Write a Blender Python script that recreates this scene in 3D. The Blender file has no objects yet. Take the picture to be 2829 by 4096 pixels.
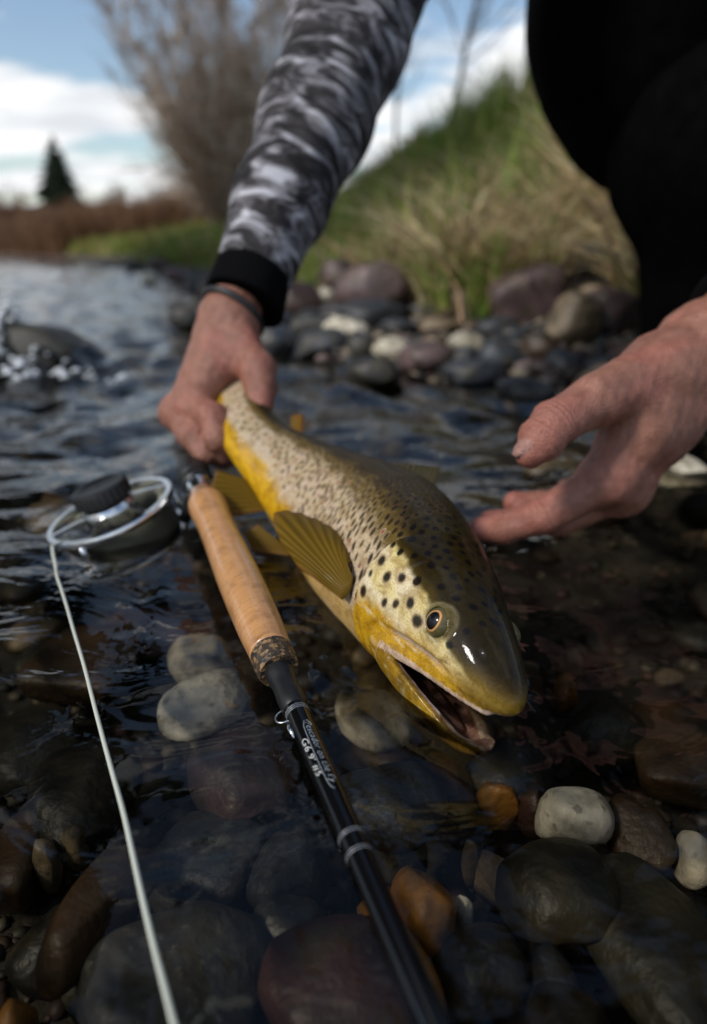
import bpy, bmesh, math, random, re
import numpy as np
from mathutils import Vector, Matrix, noise as mnoise
R = math.radians
rng = np.random.default_rng(7)
random.seed(7)
S = bpy.context.scene
COL = S.collection

# ------------------------------------------------------------------ camera
CAM_H = 0.20; PITCH = R(21.5); FPX = 24/36*1024
cam_d = bpy.data.cameras.new("camera"); cam = bpy.data.objects.new("camera", cam_d); COL.objects.link(cam)
cam.location = (0, 0, CAM_H); cam.rotation_euler = (R(90)-PITCH, 0, 0)
cam_d.sensor_fit = 'VERTICAL'; cam_d.sensor_height = 36; cam_d.sensor_width = 24; cam_d.lens = 24
cam_d.clip_start = 0.01; cam_d.clip_end = 2000
cam_d.dof.use_dof = True; cam_d.dof.focus_distance = 0.316; cam_d.dof.aperture_fstop = 4.0
S.camera = cam
# ------------------------------------------------------------------ sun and sky
SUN_EL, SUN_AZ = R(42), R(-125)          # azimuth from +Y towards +X
sd_ = bpy.data.lights.new("sun", 'SUN'); sd_.energy = 3.0; sd_.angle = R(11); sd_.color = (1, .95, .88)
sun = bpy.data.objects.new("sun", sd_); COL.objects.link(sun)
sdir = Vector((math.sin(SUN_AZ)*math.cos(SUN_EL), math.cos(SUN_AZ)*math.cos(SUN_EL), math.sin(SUN_EL)))
sun.rotation_euler = (-sdir).to_track_quat('-Z', 'Y').to_euler(); sun.location = (0, 0, 5)
wd = bpy.data.worlds.new("World"); S.world = wd; wd.use_nodes = True
def build_world():
    nt = wd.node_tree; nt.nodes.clear(); N = nt.nodes.new; L = nt.links.new
    out = N('ShaderNodeOutputWorld'); sky = N('ShaderNodeTexSky'); sky.sky_type = 'NISHITA'
    sky.sun_disc = False; sky.sun_elevation = SUN_EL; sky.sun_rotation = SUN_AZ; sky.air_density = 1.1; sky.dust_density = .6
    b1 = N('ShaderNodeBackground'); b1.inputs['Strength'].default_value = 0.14; L(sky.outputs[0], b1.inputs[0])
    tc = N('ShaderNodeTexCoord'); sep = N('ShaderNodeSeparateXYZ'); L(tc.outputs['Generated'], sep.inputs[0])
    za = N('ShaderNodeMath'); za.operation = 'MAXIMUM'; za.inputs[1].default_value = 0; L(sep.outputs[2], za.inputs[0])
    zb = N('ShaderNodeMath'); zb.operation = 'ADD'; zb.inputs[1].default_value = .16; L(za.outputs[0], zb.inputs[0])
    cmb = N('ShaderNodeCombineXYZ')
    for i in range(2):
        dv = N('ShaderNodeMath'); dv.operation = 'DIVIDE'; L(sep.outputs[i], dv.inputs[0]); L(zb.outputs[0], dv.inputs[1]); L(dv.outputs[0], cmb.inputs[i])
    mp = N('ShaderNodeMapping'); mp.inputs['Location'].default_value = (3.3, 1.55, 0); mp.inputs['Scale'].default_value = (.62, 1.15, 1); L(cmb.outputs[0], mp.inputs[0])
    n1 = N('ShaderNodeTexNoise'); n1.inputs['Scale'].default_value = 1.5; n1.inputs['Detail'].default_value = 9; n1.inputs['Roughness'].default_value = .52
    L(mp.outputs[0], n1.inputs['Vector'])
    # more cover towards the horizon
    hz = N('ShaderNodeMapRange'); hz.inputs[1].default_value = 0; hz.inputs[2].default_value = .35; hz.inputs[3].default_value = .17; hz.inputs[4].default_value = 0; L(za.outputs[0], hz.inputs[0])
    ad = N('ShaderNodeMath'); ad.operation = 'ADD'; L(n1.outputs[0], ad.inputs[0]); L(hz.outputs[0], ad.inputs[1])
    mr = N('ShaderNodeMapRange'); mr.interpolation_type = 'SMOOTHSTEP'; mr.inputs[1].default_value = .525; mr.inputs[2].default_value = .64; L(ad.outputs[0], mr.inputs[0])
    n2 = N('ShaderNodeTexNoise'); n2.inputs['Scale'].default_value = 3.2; n2.inputs['Detail'].default_value = 5; L(mp.outputs[0], n2.inputs['Vector'])
    cr = N('ShaderNodeValToRGB'); cr.color_ramp.elements[0].position = .35; cr.color_ramp.elements[0].color = (.66, .69, .73, 1)
    cr.color_ramp.elements[1].position = .62; cr.color_ramp.elements[1].color = (.95, .95, .95, 1); L(n2.outputs[0], cr.inputs[0])
    b2 = N('ShaderNodeBackground'); L(cr.outputs[0], b2.inputs[0]); b2.inputs['Strength'].default_value = 1.18
    mx = N('ShaderNodeMixShader'); L(mr.outputs[0], mx.inputs[0]); L(b1.outputs[0], mx.inputs[1]); L(b2.outputs[0], mx.inputs[2]); L(mx.outputs[0], out.inputs[0])
build_world()
S.view_settings.view_transform = 'Standard'; S.view_settings.look = 'None'; S.view_settings.gamma = 1; S.view_settings.exposure = 0
S.render.engine = 'CYCLES'
S.cycles.use_denoising = True; S.cycles.max_bounces = 8; S.cycles.transparent_max_bounces = 12
S.cycles.caustics_reflective = False; S.cycles.caustics_refractive = False; S.cycles.sample_clamp_indirect = 4

# ------------------------------------------------------------------ helpers
FWD = np.array([0, math.cos(PITCH), -math.sin(PITCH)]); UPV = np.array([0, math.sin(PITCH), math.cos(PITCH)]); C0 = np.array([0, 0, CAM_H])
def P(px, py, d): return C0+np.array([1., 0, 0])*(px-353.5)/FPX*d+UPV*(512-py)/FPX*d+FWD*d
def W(px, py, z=0.):
    r = np.array([1., 0, 0])*(px-353.5)/FPX+UPV*(512-py)/FPX+FWD
    return C0+r*((z-CAM_H)/r[2])
def smooth(x, a, b):
    t = np.clip((np.asarray(x, float)-a)/(b-a), 0, 1); return t*t*(3-2*t)
def tag(o, label=None, cat=None, group=None, kind=None):
    if label: o['label'] = label
    if cat: o['category'] = cat
    if group: o['group'] = group
    if kind: o['kind'] = kind
    return o
def empty(name, loc=(0, 0, 0)):
    o = bpy.data.objects.new(name, None); COL.objects.link(o); o.location = loc; o.empty_display_size = .05
    return o
def mesh_from(name, v, f, smooth_=True, cols=None, attrs=None):
    me = bpy.data.meshes.new(name)
    v = np.asarray(v, np.float32); 
    if isinstance(f, np.ndarray):
        k = f.shape[1]; me.vertices.add(len(v)); me.vertices.foreach_set('co', v.ravel())
        me.loops.add(f.size); me.loops.foreach_set('vertex_index', f.ravel().astype(np.int32))
        me.polygons.add(len(f)); me.polygons.foreach_set('loop_start', np.arange(0, f.size, k, dtype=np.int32))
        me.polygons.foreach_set('loop_total', np.full(len(f), k, np.int32))
    else:
        me.from_pydata(v.tolist(), [], f)
    if cols is not None:
        for nm, c in cols.items():
            a = me.color_attributes.new(nm, 'FLOAT_COLOR', 'POINT')
            c = np.asarray(c, np.float32)
            if c.ndim == 1: c = np.repeat(c[:, None], 3, 1)
            a.data.foreach_set('color', np.concatenate([c[:, :3], np.ones((len(c), 1), np.float32)], 1).ravel())
    if attrs is not None:
        for nm, c in attrs.items():
            a = me.attributes.new(nm, 'FLOAT_VECTOR', 'POINT'); a.data.foreach_set('vector', np.asarray(c, np.float32).ravel())
    me.update(calc_edges=True); me.validate()
    if smooth_: me.polygons.foreach_set('use_smooth', np.ones(len(me.polygons), bool))
    return me
def link(name, me, mat=None, parent=None):
    o = bpy.data.objects.new(name, me); COL.objects.link(o)
    if mat is not None and not me.materials: me.materials.append(mat)
    if parent is not None:
        o.parent = parent; o.matrix_parent_inverse = Matrix.Translation(-Vector(parent.location)) if parent.type == 'EMPTY' else Matrix.Identity(4)
    return o
def surface_nets(f, org, h):
    s = f < 0
    nx, ny, nz = f.shape
    c = np.zeros((nx-1, ny-1, nz-1), np.int8)
    OFF = [(i, j, k) for i in (0, 1) for j in (0, 1) for k in (0, 1)]
    for i, j, k in OFF: c += s[i:nx-1+i, j:ny-1+j, k:nz-1+k]
    act = (c > 0) & (c < 8); I = np.argwhere(act)
    idx = np.full(c.shape, -1, np.int64); idx[act] = np.arange(len(I))
    val = {o: f[I[:, 0]+o[0], I[:, 1]+o[1], I[:, 2]+o[2]] for o in OFF}
    acc = np.zeros((len(I), 3)); cnt = np.zeros(len(I))
    for a in OFF:
        for ax in range(3):
            if a[ax]: continue
            b = list(a); b[ax] = 1; b = tuple(b)
            m = (val[a] < 0) != (val[b] < 0); t = np.where(m, val[a]/np.where(m, val[a]-val[b], 1), 0)
            p = np.tile(np.array(a, float), (len(I), 1)); p[:, ax] = t
            acc[m] += p[m]; cnt[m] += 1
    v = (I+acc/cnt[:, None])*h+np.asarray(org)
    faces = []
    for ax in range(3):
        o1, o2 = [(1, 2), (2, 0), (0, 1)][ax]
        sl = [slice(None)]*3; sl2 = [slice(None)]*3; sl[ax] = slice(0, -1); sl2[ax] = slice(1, None)
        e = s[tuple(sl)] != s[tuple(sl2)]; E_ = np.argwhere(e)
        E_ = E_[(E_[:, o1] > 0) & (E_[:, o2] > 0) & (E_[:, o1] < f.shape[o1]-1) & (E_[:, o2] < f.shape[o2]-1)]
        inside = s[E_[:, 0], E_[:, 1], E_[:, 2]]
        q = []
        for d1, d2 in ((-1, -1), (0, -1), (0, 0), (-1, 0)):
            g = E_.copy(); g[:, o1] += d1; g[:, o2] += d2; q.append(idx[g[:, 0], g[:, 1], g[:, 2]])
        q = np.stack(q, 1); q[~inside] = q[~inside][:, ::-1]; faces.append(q)
    return v, np.concatenate(faces)
def refine(v, f, sdf, iters=2):
    # split every quad in four and pull the new points onto the surface
    n = len(v); e = np.concatenate([np.sort(f[:, [i, (i+1) % 4]], 1) for i in range(4)]); u, inv = np.unique(e, axis=0, return_inverse=True); inv = inv.reshape(4, -1)
    V2 = np.concatenate([v, (v[u[:, 0]]+v[u[:, 1]])/2, v[f].mean(1)]); em = n+inv; fc = n+len(u)+np.arange(len(f))
    F2 = np.concatenate([np.stack([f[:, i], em[i], fc, em[i-1]], 1) for i in range(4)])
    h = 2e-4
    for _ in range(iters):
        d = sdf(V2); g = np.stack([sdf(V2+np.eye(3)[k]*h)-d for k in range(3)], -1)/h; g2 = (g*g).sum(1); V2 = V2-g*np.clip(d/np.maximum(g2, .2), -.001, .001)[:, None]
    return V2, F2
def smin(a, b, k):
    h = np.clip(.5+.5*(b-a)/k, 0, 1); return b*(1-h)+a*h-k*h*(1-h)
def grid(lo, hi, h):
    ax = [np.arange(lo[i], hi[i]+h, h, dtype=np.float32) for i in range(3)]
    return np.stack(np.meshgrid(*ax, indexing='ij'), -1)
def cone(p, a, b, r1, r2):
    a = np.asarray(a, np.float32); b = np.asarray(b, np.float32); ab = b-a
    t = np.clip(((p-a)@ab)/max(float(ab@ab), 1e-12), 0, 1)
    return np.linalg.norm(p-a-t[..., None]*ab, axis=-1)-(r1+(r2-r1)*t)
def ellip(p, c, axes, r):
    q = (p-np.asarray(c, np.float32)); q = np.stack([(q@np.asarray(axes[i], np.float32))/r[i] for i in range(3)], -1)
    return (np.linalg.norm(q, axis=-1)-1)*min(r)
def vnoise(p, s, seed=0):
    # cheap smooth pseudo noise from summed sines
    g = np.random.default_rng(seed); o = 0
    for k in range(6):
        d = g.normal(size=3); d /= np.linalg.norm(d); o = o+np.sin((p@d)*s*(1+.35*k)+g.uniform(0, 6.28))
    return o/6*1.6
# --- materials
def new_mat(name):
    m = bpy.data.materials.new(name); m.use_nodes = True; nt = m.node_tree
    return m, nt, nt.nodes['Principled BSDF'], nt.nodes.new, nt.links.new
def ramp(N, stops):
    r = N('ShaderNodeValToRGB'); e = r.color_ramp.elements
    while len(e) < len(stops): e.new(.5)
    for i, (p, c) in enumerate(stops): e[i].position = p; e[i].color = (*c, 1)
    return r
def simple(name, col, rough=.5, metal=0., noise=None, amt=.3, bump=0., coat=0., spec=.5, coords='Object', scale3=None, sss=0.):
    m, nt, b, N, L = new_mat(name)
    b.inputs['Roughness'].default_value = rough; b.inputs['Metallic'].default_value = metal; b.inputs['Base Color'].default_value = (*col, 1)
    b.inputs['Coat Weight'].default_value = coat; b.inputs['Coat Roughness'].default_value = .05; b.inputs['Specular IOR Level'].default_value = spec
    if noise:
        tc = N('ShaderNodeTexCoord'); mp = N('ShaderNodeMapping'); L(tc.outputs[coords], mp.inputs[0])
        if scale3: mp.inputs['Scale'].default_value = scale3
        n = N('ShaderNodeTexNoise'); n.inputs['Scale'].default_value = noise; n.inputs['Detail'].default_value = 6; n.inputs['Roughness'].default_value = .62; L(mp.outputs[0], n.inputs[0])
        r = ramp(N, [(.3, tuple(c*(1-amt) for c in col)), (.7, tuple(min(1, c*(1+amt)) for c in col))]); L(n.outputs[0], r.inputs[0]); L(r.outputs[0], b.inputs['Base Color'])
        if bump:
            bp = N('ShaderNodeBump'); bp.inputs['Strength'].default_value = bump; bp.inputs['Distance'].default_value = .004; L(n.outputs[0], bp.inputs['Height']); L(bp.outputs[0], b.inputs['Normal'])
    return m
def tube(pts, rad, seg=10, cap=True, tri=False):
    pts = np.asarray(pts, float); n = len(pts); rad = np.full(n, rad, float) if np.isscalar(rad) else np.asarray(rad, float)
    T = np.gradient(pts, axis=0); T /= np.linalg.norm(T, axis=1)[:, None]+1e-12
    ref = np.array([0, 0, 1.]) if abs(T[0, 2]) < .9 else np.array([1., 0, 0])
    U = np.cross(T[0], ref); U /= np.linalg.norm(U); V_ = []
    a = np.linspace(0, 2*np.pi, seg, endpoint=False)
    for i in range(n):
        U = U-T[i]*(U@T[i]); U /= np.linalg.norm(U); B = np.cross(T[i], U)
        V_.append(pts[i]+rad[i]*(np.cos(a)[:, None]*U+np.sin(a)[:, None]*B))
    v = np.concatenate(V_); J = np.arange(seg); K2 = (J+1) % seg; I = (np.arange(n-1)*seg)[:, None]
    f = np.stack([I+J, I+K2, I+seg+K2, I+seg+J], -1).reshape(-1, 4)
    if not cap: return v, f
    f = [tuple(q) for q in f.tolist()]
    if cap: f.append(tuple(range(seg))[::-1]); f.append(tuple((n-1)*seg+j for j in range(seg)))
    return v, f
def lathe(prof, origin, axis, seg=32, closed=False):
    # prof: list of (distance along axis, radius)
    axis = np.asarray(axis, float); axis /= np.linalg.norm(axis)
    ref = np.array([0, 0, 1.]) if abs(axis[2]) < .9 else np.array([1., 0, 0])
    U = np.cross(axis, ref); U /= np.linalg.norm(U); B = np.cross(axis, U); a = np.linspace(0, 2*np.pi, seg, endpoint=False)
    v = np.concatenate([np.asarray(origin)+axis*s+r*(np.cos(a)[:, None]*U+np.sin(a)[:, None]*B) for s, r in prof]); f = []
    n = len(prof)
    for i in range(n if closed else n-1):
        i2 = (i+1) % n
        for j in range(seg):
            k = (j+1) % seg; f.append((i*seg+j, i*seg+k, i2*seg+k, i2*seg+j))
    if not closed:
        f.append(tuple(range(seg))[::-1]); f.append(tuple((n-1)*seg+j for j in range(seg)))
    return v, f
def merge_np(parts):
    o = np.cumsum([0]+[len(v) for v, _ in parts[:-1]]); return np.concatenate([v for v, _ in parts]), np.concatenate([f+k for (_, f), k in zip(parts, o)])
def near_noise(d, g, terms, band=.02):
    m = np.abs(d) < band; p = g[m]; e = 0
    for amp, s, seed in terms: e = e+amp*vnoise(p, s, seed)
    d[m] += e; return d
def merge(parts):
    vs, fs, o = [], [], 0
    for v, f in parts:
        vs.append(np.asarray(v)); fs += [tuple(int(i)+o for i in q) for q in f]; o += len(v)
    return np.concatenate(vs), fs
def obj(name, vf, mat, parent=None, smooth_=True, autos=None):
    me = mesh_from(name, vf[0], vf[1], smooth_)
    if autos:
        try: me.set_sharp_from_angle(angle=R(autos))
        except Exception: pass
    return link(name, me, mat, parent)
# ================================================================== terrain, water, stones
SHORE = np.array([(9, .2), (3, .75), (1.2, .95), (.5, 1.02), (.22, 1.12), (.0, 1.3), (-.16, 1.6), (-.42, 2.5), (-.72, 3.5), (-1.3, 4.8), (-3.6, 9.3), (-8, 15.5), (-16, 17), (-60, 18), (-60, 60)], float)
def shore_sd(x, y):
    p = np.stack([np.asarray(x, float), np.asarray(y, float)], -1); best = np.full(p.shape[:-1], 1e9); sg = np.ones(p.shape[:-1])
    for a, b in zip(SHORE[:-1], SHORE[1:]):
        ab = b-a; t = np.clip(((p-a)@ab)/(ab@ab), 0, 1); q = a+t[..., None]*ab; d = np.linalg.norm(p-q, axis=-1)
        s = np.where(ab[0]*(p[..., 1]-a[1])-ab[1]*(p[..., 0]-a[0]) < 0, 1., -1.)       # land lies to the right of the walk
        m = d < best; best = np.where(m, d, best); sg = np.where(m, s, sg)
    left = (-2.0-.66*np.maximum(p[..., 1], 0)-p[..., 0])*.8                               # the other bank, outside the picture
    left = np.where(p[..., 1] < 10, left, -9)
    return np.maximum(best*sg, left)
def terrain(x, y):
    x = np.asarray(x, float); y = np.asarray(y, float); d = shore_sd(x, y)
    top = .34+.62*smooth(x, -.6, 1.0)*(1-smooth(y, 5, 12)*.6)-.12*smooth(y, 8, 16)
    bed = -.085-.03*np.sin(x*5+1)*np.sin(y*4)-.03*smooth(-d, .6, 2)
    beach = -.085+.14*smooth(d, -.45, .6)
    z = np.where(d < .5, np.where(d < -.45, bed, np.maximum(beach, bed)), .05)
    z = np.where(d >= .0, .02+.06*smooth(d, 0, .5)+(top-.05)*smooth(d, .3, 2.3), z)
    m = smooth(d, -.12, 0); z = np.where((d < 0) & (d > -.12), (-.03)*(1-m)+.02*m, z)
    z = np.where((d <= -.12) & (d > -.45), -.03+(-.055)*smooth(-d, .12, .45), z)
    p3 = np.stack([x, y, x*0], -1)
    z = z+2.6*smooth(y, 21, 60)+6*smooth(y, 60, 200)
    return z+.012*vnoise(p3, 9, 5)+.02*vnoise(p3, 2.3, 6)*smooth(d, .3, 1.5)
def warp(n, a, b, k):
    u = np.linspace(-1, 1, n); s = np.sinh(u*k)/math.sinh(k); return np.where(s < 0, -s*a, s*b)
gx = warp(260, -60, 60, 4.6); gy = np.r_[np.linspace(-3, 4, 190), 4+np.cumsum(np.geomspace(.05, 24, 75))]
X, Y = np.meshgrid(gx, gy, indexing='ij'); Zt = terrain(X, Y); n0, n1 = X.shape
ii = np.arange(n0*n1).reshape(n0, n1); F_ = np.stack([ii[:-1, :-1], ii[1:, :-1], ii[1:, 1:], ii[:-1, 1:]], -1).reshape(-1, 4)
def ground_mat():
    m, nt, b, N, L = new_mat("silt_and_soil"); geo = N('ShaderNodeNewGeometry'); sp = N('ShaderNodeSeparateXYZ'); L(geo.outputs['Position'], sp.inputs[0])
    n = N('ShaderNodeTexNoise'); n.inputs['Scale'].default_value = 55; n.inputs['Detail'].default_value = 8; L(geo.outputs['Position'], n.inputs[0])
    wet = ramp(N, [(.3, (.012, .010, .007)), (.7, (.055, .045, .030))]); soil = ramp(N, [(.3, (.035, .026, .016)), (.7, (.11, .085, .05))]); L(n.outputs[0], wet.inputs[0]); L(n.outputs[0], soil.inputs[0])
    mr = N('ShaderNodeMapRange'); mr.inputs[1].default_value = .0; mr.inputs[2].default_value = .04; L(sp.outputs[2], mr.inputs[0])
    mx = N('ShaderNodeMix'); mx.data_type = 'RGBA'; L(mr.outputs[0], mx.inputs[0]); L(wet.outputs[0], mx.inputs[6]); L(soil.outputs[0], mx.inputs[7])
    mf = N('ShaderNodeMapRange'); mf.inputs[1].default_value = 8; mf.inputs[2].default_value = 14; L(sp.outputs[1], mf.inputs[0]); rus = ramp(N, [(.3, (.07, .038, .02)), (.7, (.16, .09, .05))]); L(n.outputs[0], rus.inputs[0]); m3 = N('ShaderNodeMix'); m3.data_type = 'RGBA'; L(mf.outputs[0], m3.inputs[0]); L(mx.outputs[2], m3.inputs[6]); L(rus.outputs[0], m3.inputs[7]); L(m3.outputs[2], b.inputs['Base Color'])
    b.inputs['Roughness'].default_value = .8; bp = N('ShaderNodeBump'); bp.inputs['Distance'].default_value = .006; L(n.outputs[0], bp.inputs['Height']); L(bp.outputs[0], b.inputs['Normal'])
    return m
ground = link("ground", mesh_from("ground", np.stack([X, Y, Zt], -1).reshape(-1, 3), F_.astype(np.int32)), ground_mat()); tag(ground, "stream bed and rising earth bank", "ground", kind='structure')

# ---- water
def wave(x, y):
    g = np.random.default_rng(3); z = 0*x; r = np.sqrt(x*x+y*y)
    for k in range(14):
        lam = g.uniform(.035, .075); a = g.uniform(-2.2, .9); z = z+.00022*np.sin((x*math.cos(a)+y*math.sin(a))*2*math.pi/lam+g.uniform(0, 6.28))*(1-smooth(r, .9, 2.2))
    for k in range(16):
        lam = g.uniform(.07, .22); a = R(90)+g.normal(0, .75); z = z+.0016*smooth(y, .3, 1.0)*(1-.5*smooth(y, 1.0, 2.2))*np.sin((x*math.cos(a)+y*math.sin(a))*2*math.pi/lam+g.uniform(0, 6.28)+1.2*np.sin(x*3+y*2+k))*(1-smooth(y, 5, 9)*.7)
    for k in range(8):
        lam = g.uniform(.25, .6); a = R(90)+g.normal(0, .6); z = z+.0015*smooth(y, .6, 2)*np.sin((x*math.cos(a)+y*math.sin(a))*2*math.pi/lam+g.uniform(0, 6.28)+np.sin(x*1.3-y))
    # ripples running out from whatever breaks the surface
    def rings(dist, amp, lam, dec): return np.where(dist > 0, amp*np.cos(dist*2*math.pi/lam)*np.exp(-np.maximum(dist, 0)/dec), 0)
    p = np.stack([x, y], -1)
    def seg(a, b, r0, r1):
        a, b = np.asarray(a, float), np.asarray(b, float); t = np.clip(((p-a)@(b-a))/((b-a)@(b-a)), 0, 1); return np.linalg.norm(p-a-t[..., None]*(b-a), axis=-1)-(r0+(r1-r0)*t)
    ra, rb = W(277, 666, .0)[:2], W(206, 502, .0)[:2]; dr_ = (ra-rb)/np.linalg.norm(ra-rb)
    z = z+rings(seg(ra+dr_*.25, ra, .004, .006), .0006, .013, .016)+rings(seg(ra, rb, .009, .012), .0005, .015, .02)
    fs = [(6.99, 23.72, 0.48), (5.48, 26.93, 1.85), (4.25, 30.33, 2.65), (3.21, 33.83, 2.97), (2.17, 37.23, 3.13), (0.85, 40.63, 3.13), (-0.76, 43.85, 2.65), (-2.74, 46.78, 1.77)]
    df = np.full(x.shape, 9.)
    for a, b in zip(fs[:-1], fs[1:]): df = np.minimum(df, seg((a[0]/100, a[1]/100), (b[0]/100, b[1]/100), a[2]/100, b[2]/100))
    z = z+rings(df, .0007, .016, .03)
    for px, py, r0 in ((480, 535, .008), (520, 545, .012), (110, 520, .047)):
        c = W(px, py, 0.)[:2]; z = z+rings(np.linalg.norm(p-c, axis=-1)-r0, .0006, .017, .03)
    return z
def dome(x, y):
    # the current piles up over a sunken boulder
    q = ((x+.585)/.15)**2+((y-1.21)/.10)**2
    q2 = ((x+.68)/.10)**2+((y-1.17)/.07)**2
    return (.062*np.exp(-q*1.1)+.045*np.exp(-q2))*(1+.35*np.sin(x*46+y*21)*np.sin(y*60-x*17)+.2*np.sin(x*110+2))
wy = np.r_[np.linspace(-1.2, .12, 24)[:-1], .12+np.cumsum(np.geomspace(.0018, .16, 460))]; wu = warp(480, -1, 1, 2.0)
WY = np.repeat(wy[None], len(wu), 0); WX = wu[:, None]*(1.1+1.15*np.maximum(wy, 0))[None]
ii = np.arange(WX.size).reshape(WX.shape); WF = np.stack([ii[:-1, :-1], ii[1:, :-1], ii[1:, 1:], ii[:-1, 1:]], -1).reshape(-1, 4)
def water_mat():
    m, nt, b, N, L = new_mat("clear_water"); nt.nodes.remove(b); out = nt.nodes['Material Output']
    geo = N('ShaderNodeNewGeometry'); sp = N('ShaderNodeSeparateXYZ'); L(geo.outputs['Position'], sp.inputs[0])
    mp = N('ShaderNodeMapping'); mp.inputs['Scale'].default_value = (1, 1.5, 1); L(geo.outputs['Position'], mp.inputs[0])
    n = N('ShaderNodeTexNoise'); n.inputs['Scale'].default_value = 13; n.inputs['Detail'].default_value = 3; n.inputs['Distortion'].default_value = .8; L(mp.outputs[0], n.inputs[0])
    mr = N('ShaderNodeMapRange'); mr.inputs[1].default_value = .45; mr.inputs[2].default_value = 1.3; mr.inputs[3].default_value = .0040; mr.inputs[4].default_value = .0045; L(sp.outputs[1], mr.inputs[0])
    mh = N('ShaderNodeMath'); mh.operation = 'MULTIPLY'; L(n.outputs[0], mh.inputs[0]); L(mr.outputs[0], mh.inputs[1])
    bp = N('ShaderNodeBump'); bp.inputs['Strength'].default_value = 1; bp.inputs['Distance'].default_value = 1; L(mh.outputs[0], bp.inputs['Height'])
    fr = N('ShaderNodeFresnel'); fr.inputs['IOR'].default_value = 1.333; L(bp.outputs[0], fr.inputs['Normal'])
    tr = N('ShaderNodeBsdfTransparent'); tr.inputs[0].default_value = (.74, .72, .66, 1)
    gl = N('ShaderNodeBsdfGlossy'); gl.inputs['Roughness'].default_value = .02; gl.inputs['Color'].default_value = (1, 1, 1, 1); L(bp.outputs[0], gl.inputs['Normal'])
    mx = N('ShaderNodeMixShader'); L(fr.outputs[0], mx.inputs[0]); L(tr.outputs[0], mx.inputs[1]); L(gl.outputs[0], mx.inputs[2]); L(mx.outputs[0], out.inputs[0])
    return m
M_WATER = water_mat()
water = link("water", mesh_from("water", np.stack([WX, WY, wave(WX, WY)+dome(WX, WY)], -1).reshape(-1, 3), WF.astype(np.int32)), M_WATER); tag(water, "clear rippled stream water reflecting the cloudy sky", "water", kind='structure')

# ---- stones
def stone_mat(name, c0, c1, speck=(.02, .02, .02), sp_amt=.45, rough=.5, scale=22):
    m, nt, b, N, L = new_mat(name); tc = N('ShaderNodeTexCoord'); oi = N('ShaderNodeObjectInfo')
    vm = N('ShaderNodeVectorMath'); vm.operation = 'ADD'; sc = N('ShaderNodeVectorMath'); sc.operation = 'SCALE'; sc.inputs[3].default_value = 37
    geo = N('ShaderNodeNewGeometry'); cx = N('ShaderNodeCombineXYZ')
    for k in range(3): L(oi.outputs['Random'], cx.inputs[k])
    L(cx.outputs[0], sc.inputs[0]); L(geo.outputs['Position'], vm.inputs[0]); L(sc.outputs[0], vm.inputs[1])
    n = N('ShaderNodeTexNoise'); n.inputs['Scale'].default_value = scale; n.inputs['Detail'].default_value = 9; n.inputs['Roughness'].default_value = .65; n.inputs['Distortion'].default_value = .4; L(vm.outputs[0], n.inputs[0])
    r = ramp(N, [(.36, c0), (.62, c1)]); L(n.outputs[0], r.inputs[0])
    n2 = N('ShaderNodeTexNoise'); n2.inputs['Scale'].default_value = scale*9; n2.inputs['Detail'].default_value = 4; L(vm.outputs[0], n2.inputs[0])
    r2 = ramp(N, [(.60, (0, 0, 0)), (.70, (sp_amt,)*3)]); L(n2.outputs[0], r2.inputs[0])
    mx = N('ShaderNodeMix'); mx.data_type = 'RGBA'; mx.inputs[7].default_value = (*speck, 1); L(r2.outputs[0], mx.inputs[0]); L(r.outputs[0], mx.inputs[6])
    # silt settled in soft patches, each stone a little lighter or darker
    n3 = N('ShaderNodeTexNoise'); n3.inputs['Scale'].default_value = scale*2.3; n3.inputs['Detail'].default_value = 8; L(vm.outputs[0], n3.inputs[0]); r3 = ramp(N, [(.46, (0, 0, 0)), (.66, (.8,)*3)]); L(n3.outputs[0], r3.inputs[0])
    mz = N('ShaderNodeMix'); mz.data_type = 'RGBA'; mz.inputs[7].default_value = (.045, .036, .018, 1); L(r3.outputs[0], mz.inputs[0]); L(mx.outputs[2], mz.inputs[6])
    hv = N('ShaderNodeHueSaturation'); mv = N('ShaderNodeMapRange'); mv.inputs[3].default_value = .7; mv.inputs[4].default_value = 1.25; L(oi.outputs['Random'], mv.inputs[0]); L(mv.outputs[0], hv.inputs['Value']); L(mz.outputs[2], hv.inputs['Color'])
    L(hv.outputs[0], b.inputs['Base Color']); b.inputs['Roughness'].default_value = rough
    bp = N('ShaderNodeBump'); bp.inputs['Strength'].default_value = .6; bp.inputs['Distance'].default_value = .002; L(n2.outputs[0], bp.inputs['Height']); L(bp.outputs[0], b.inputs['Normal'])
    return m
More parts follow.
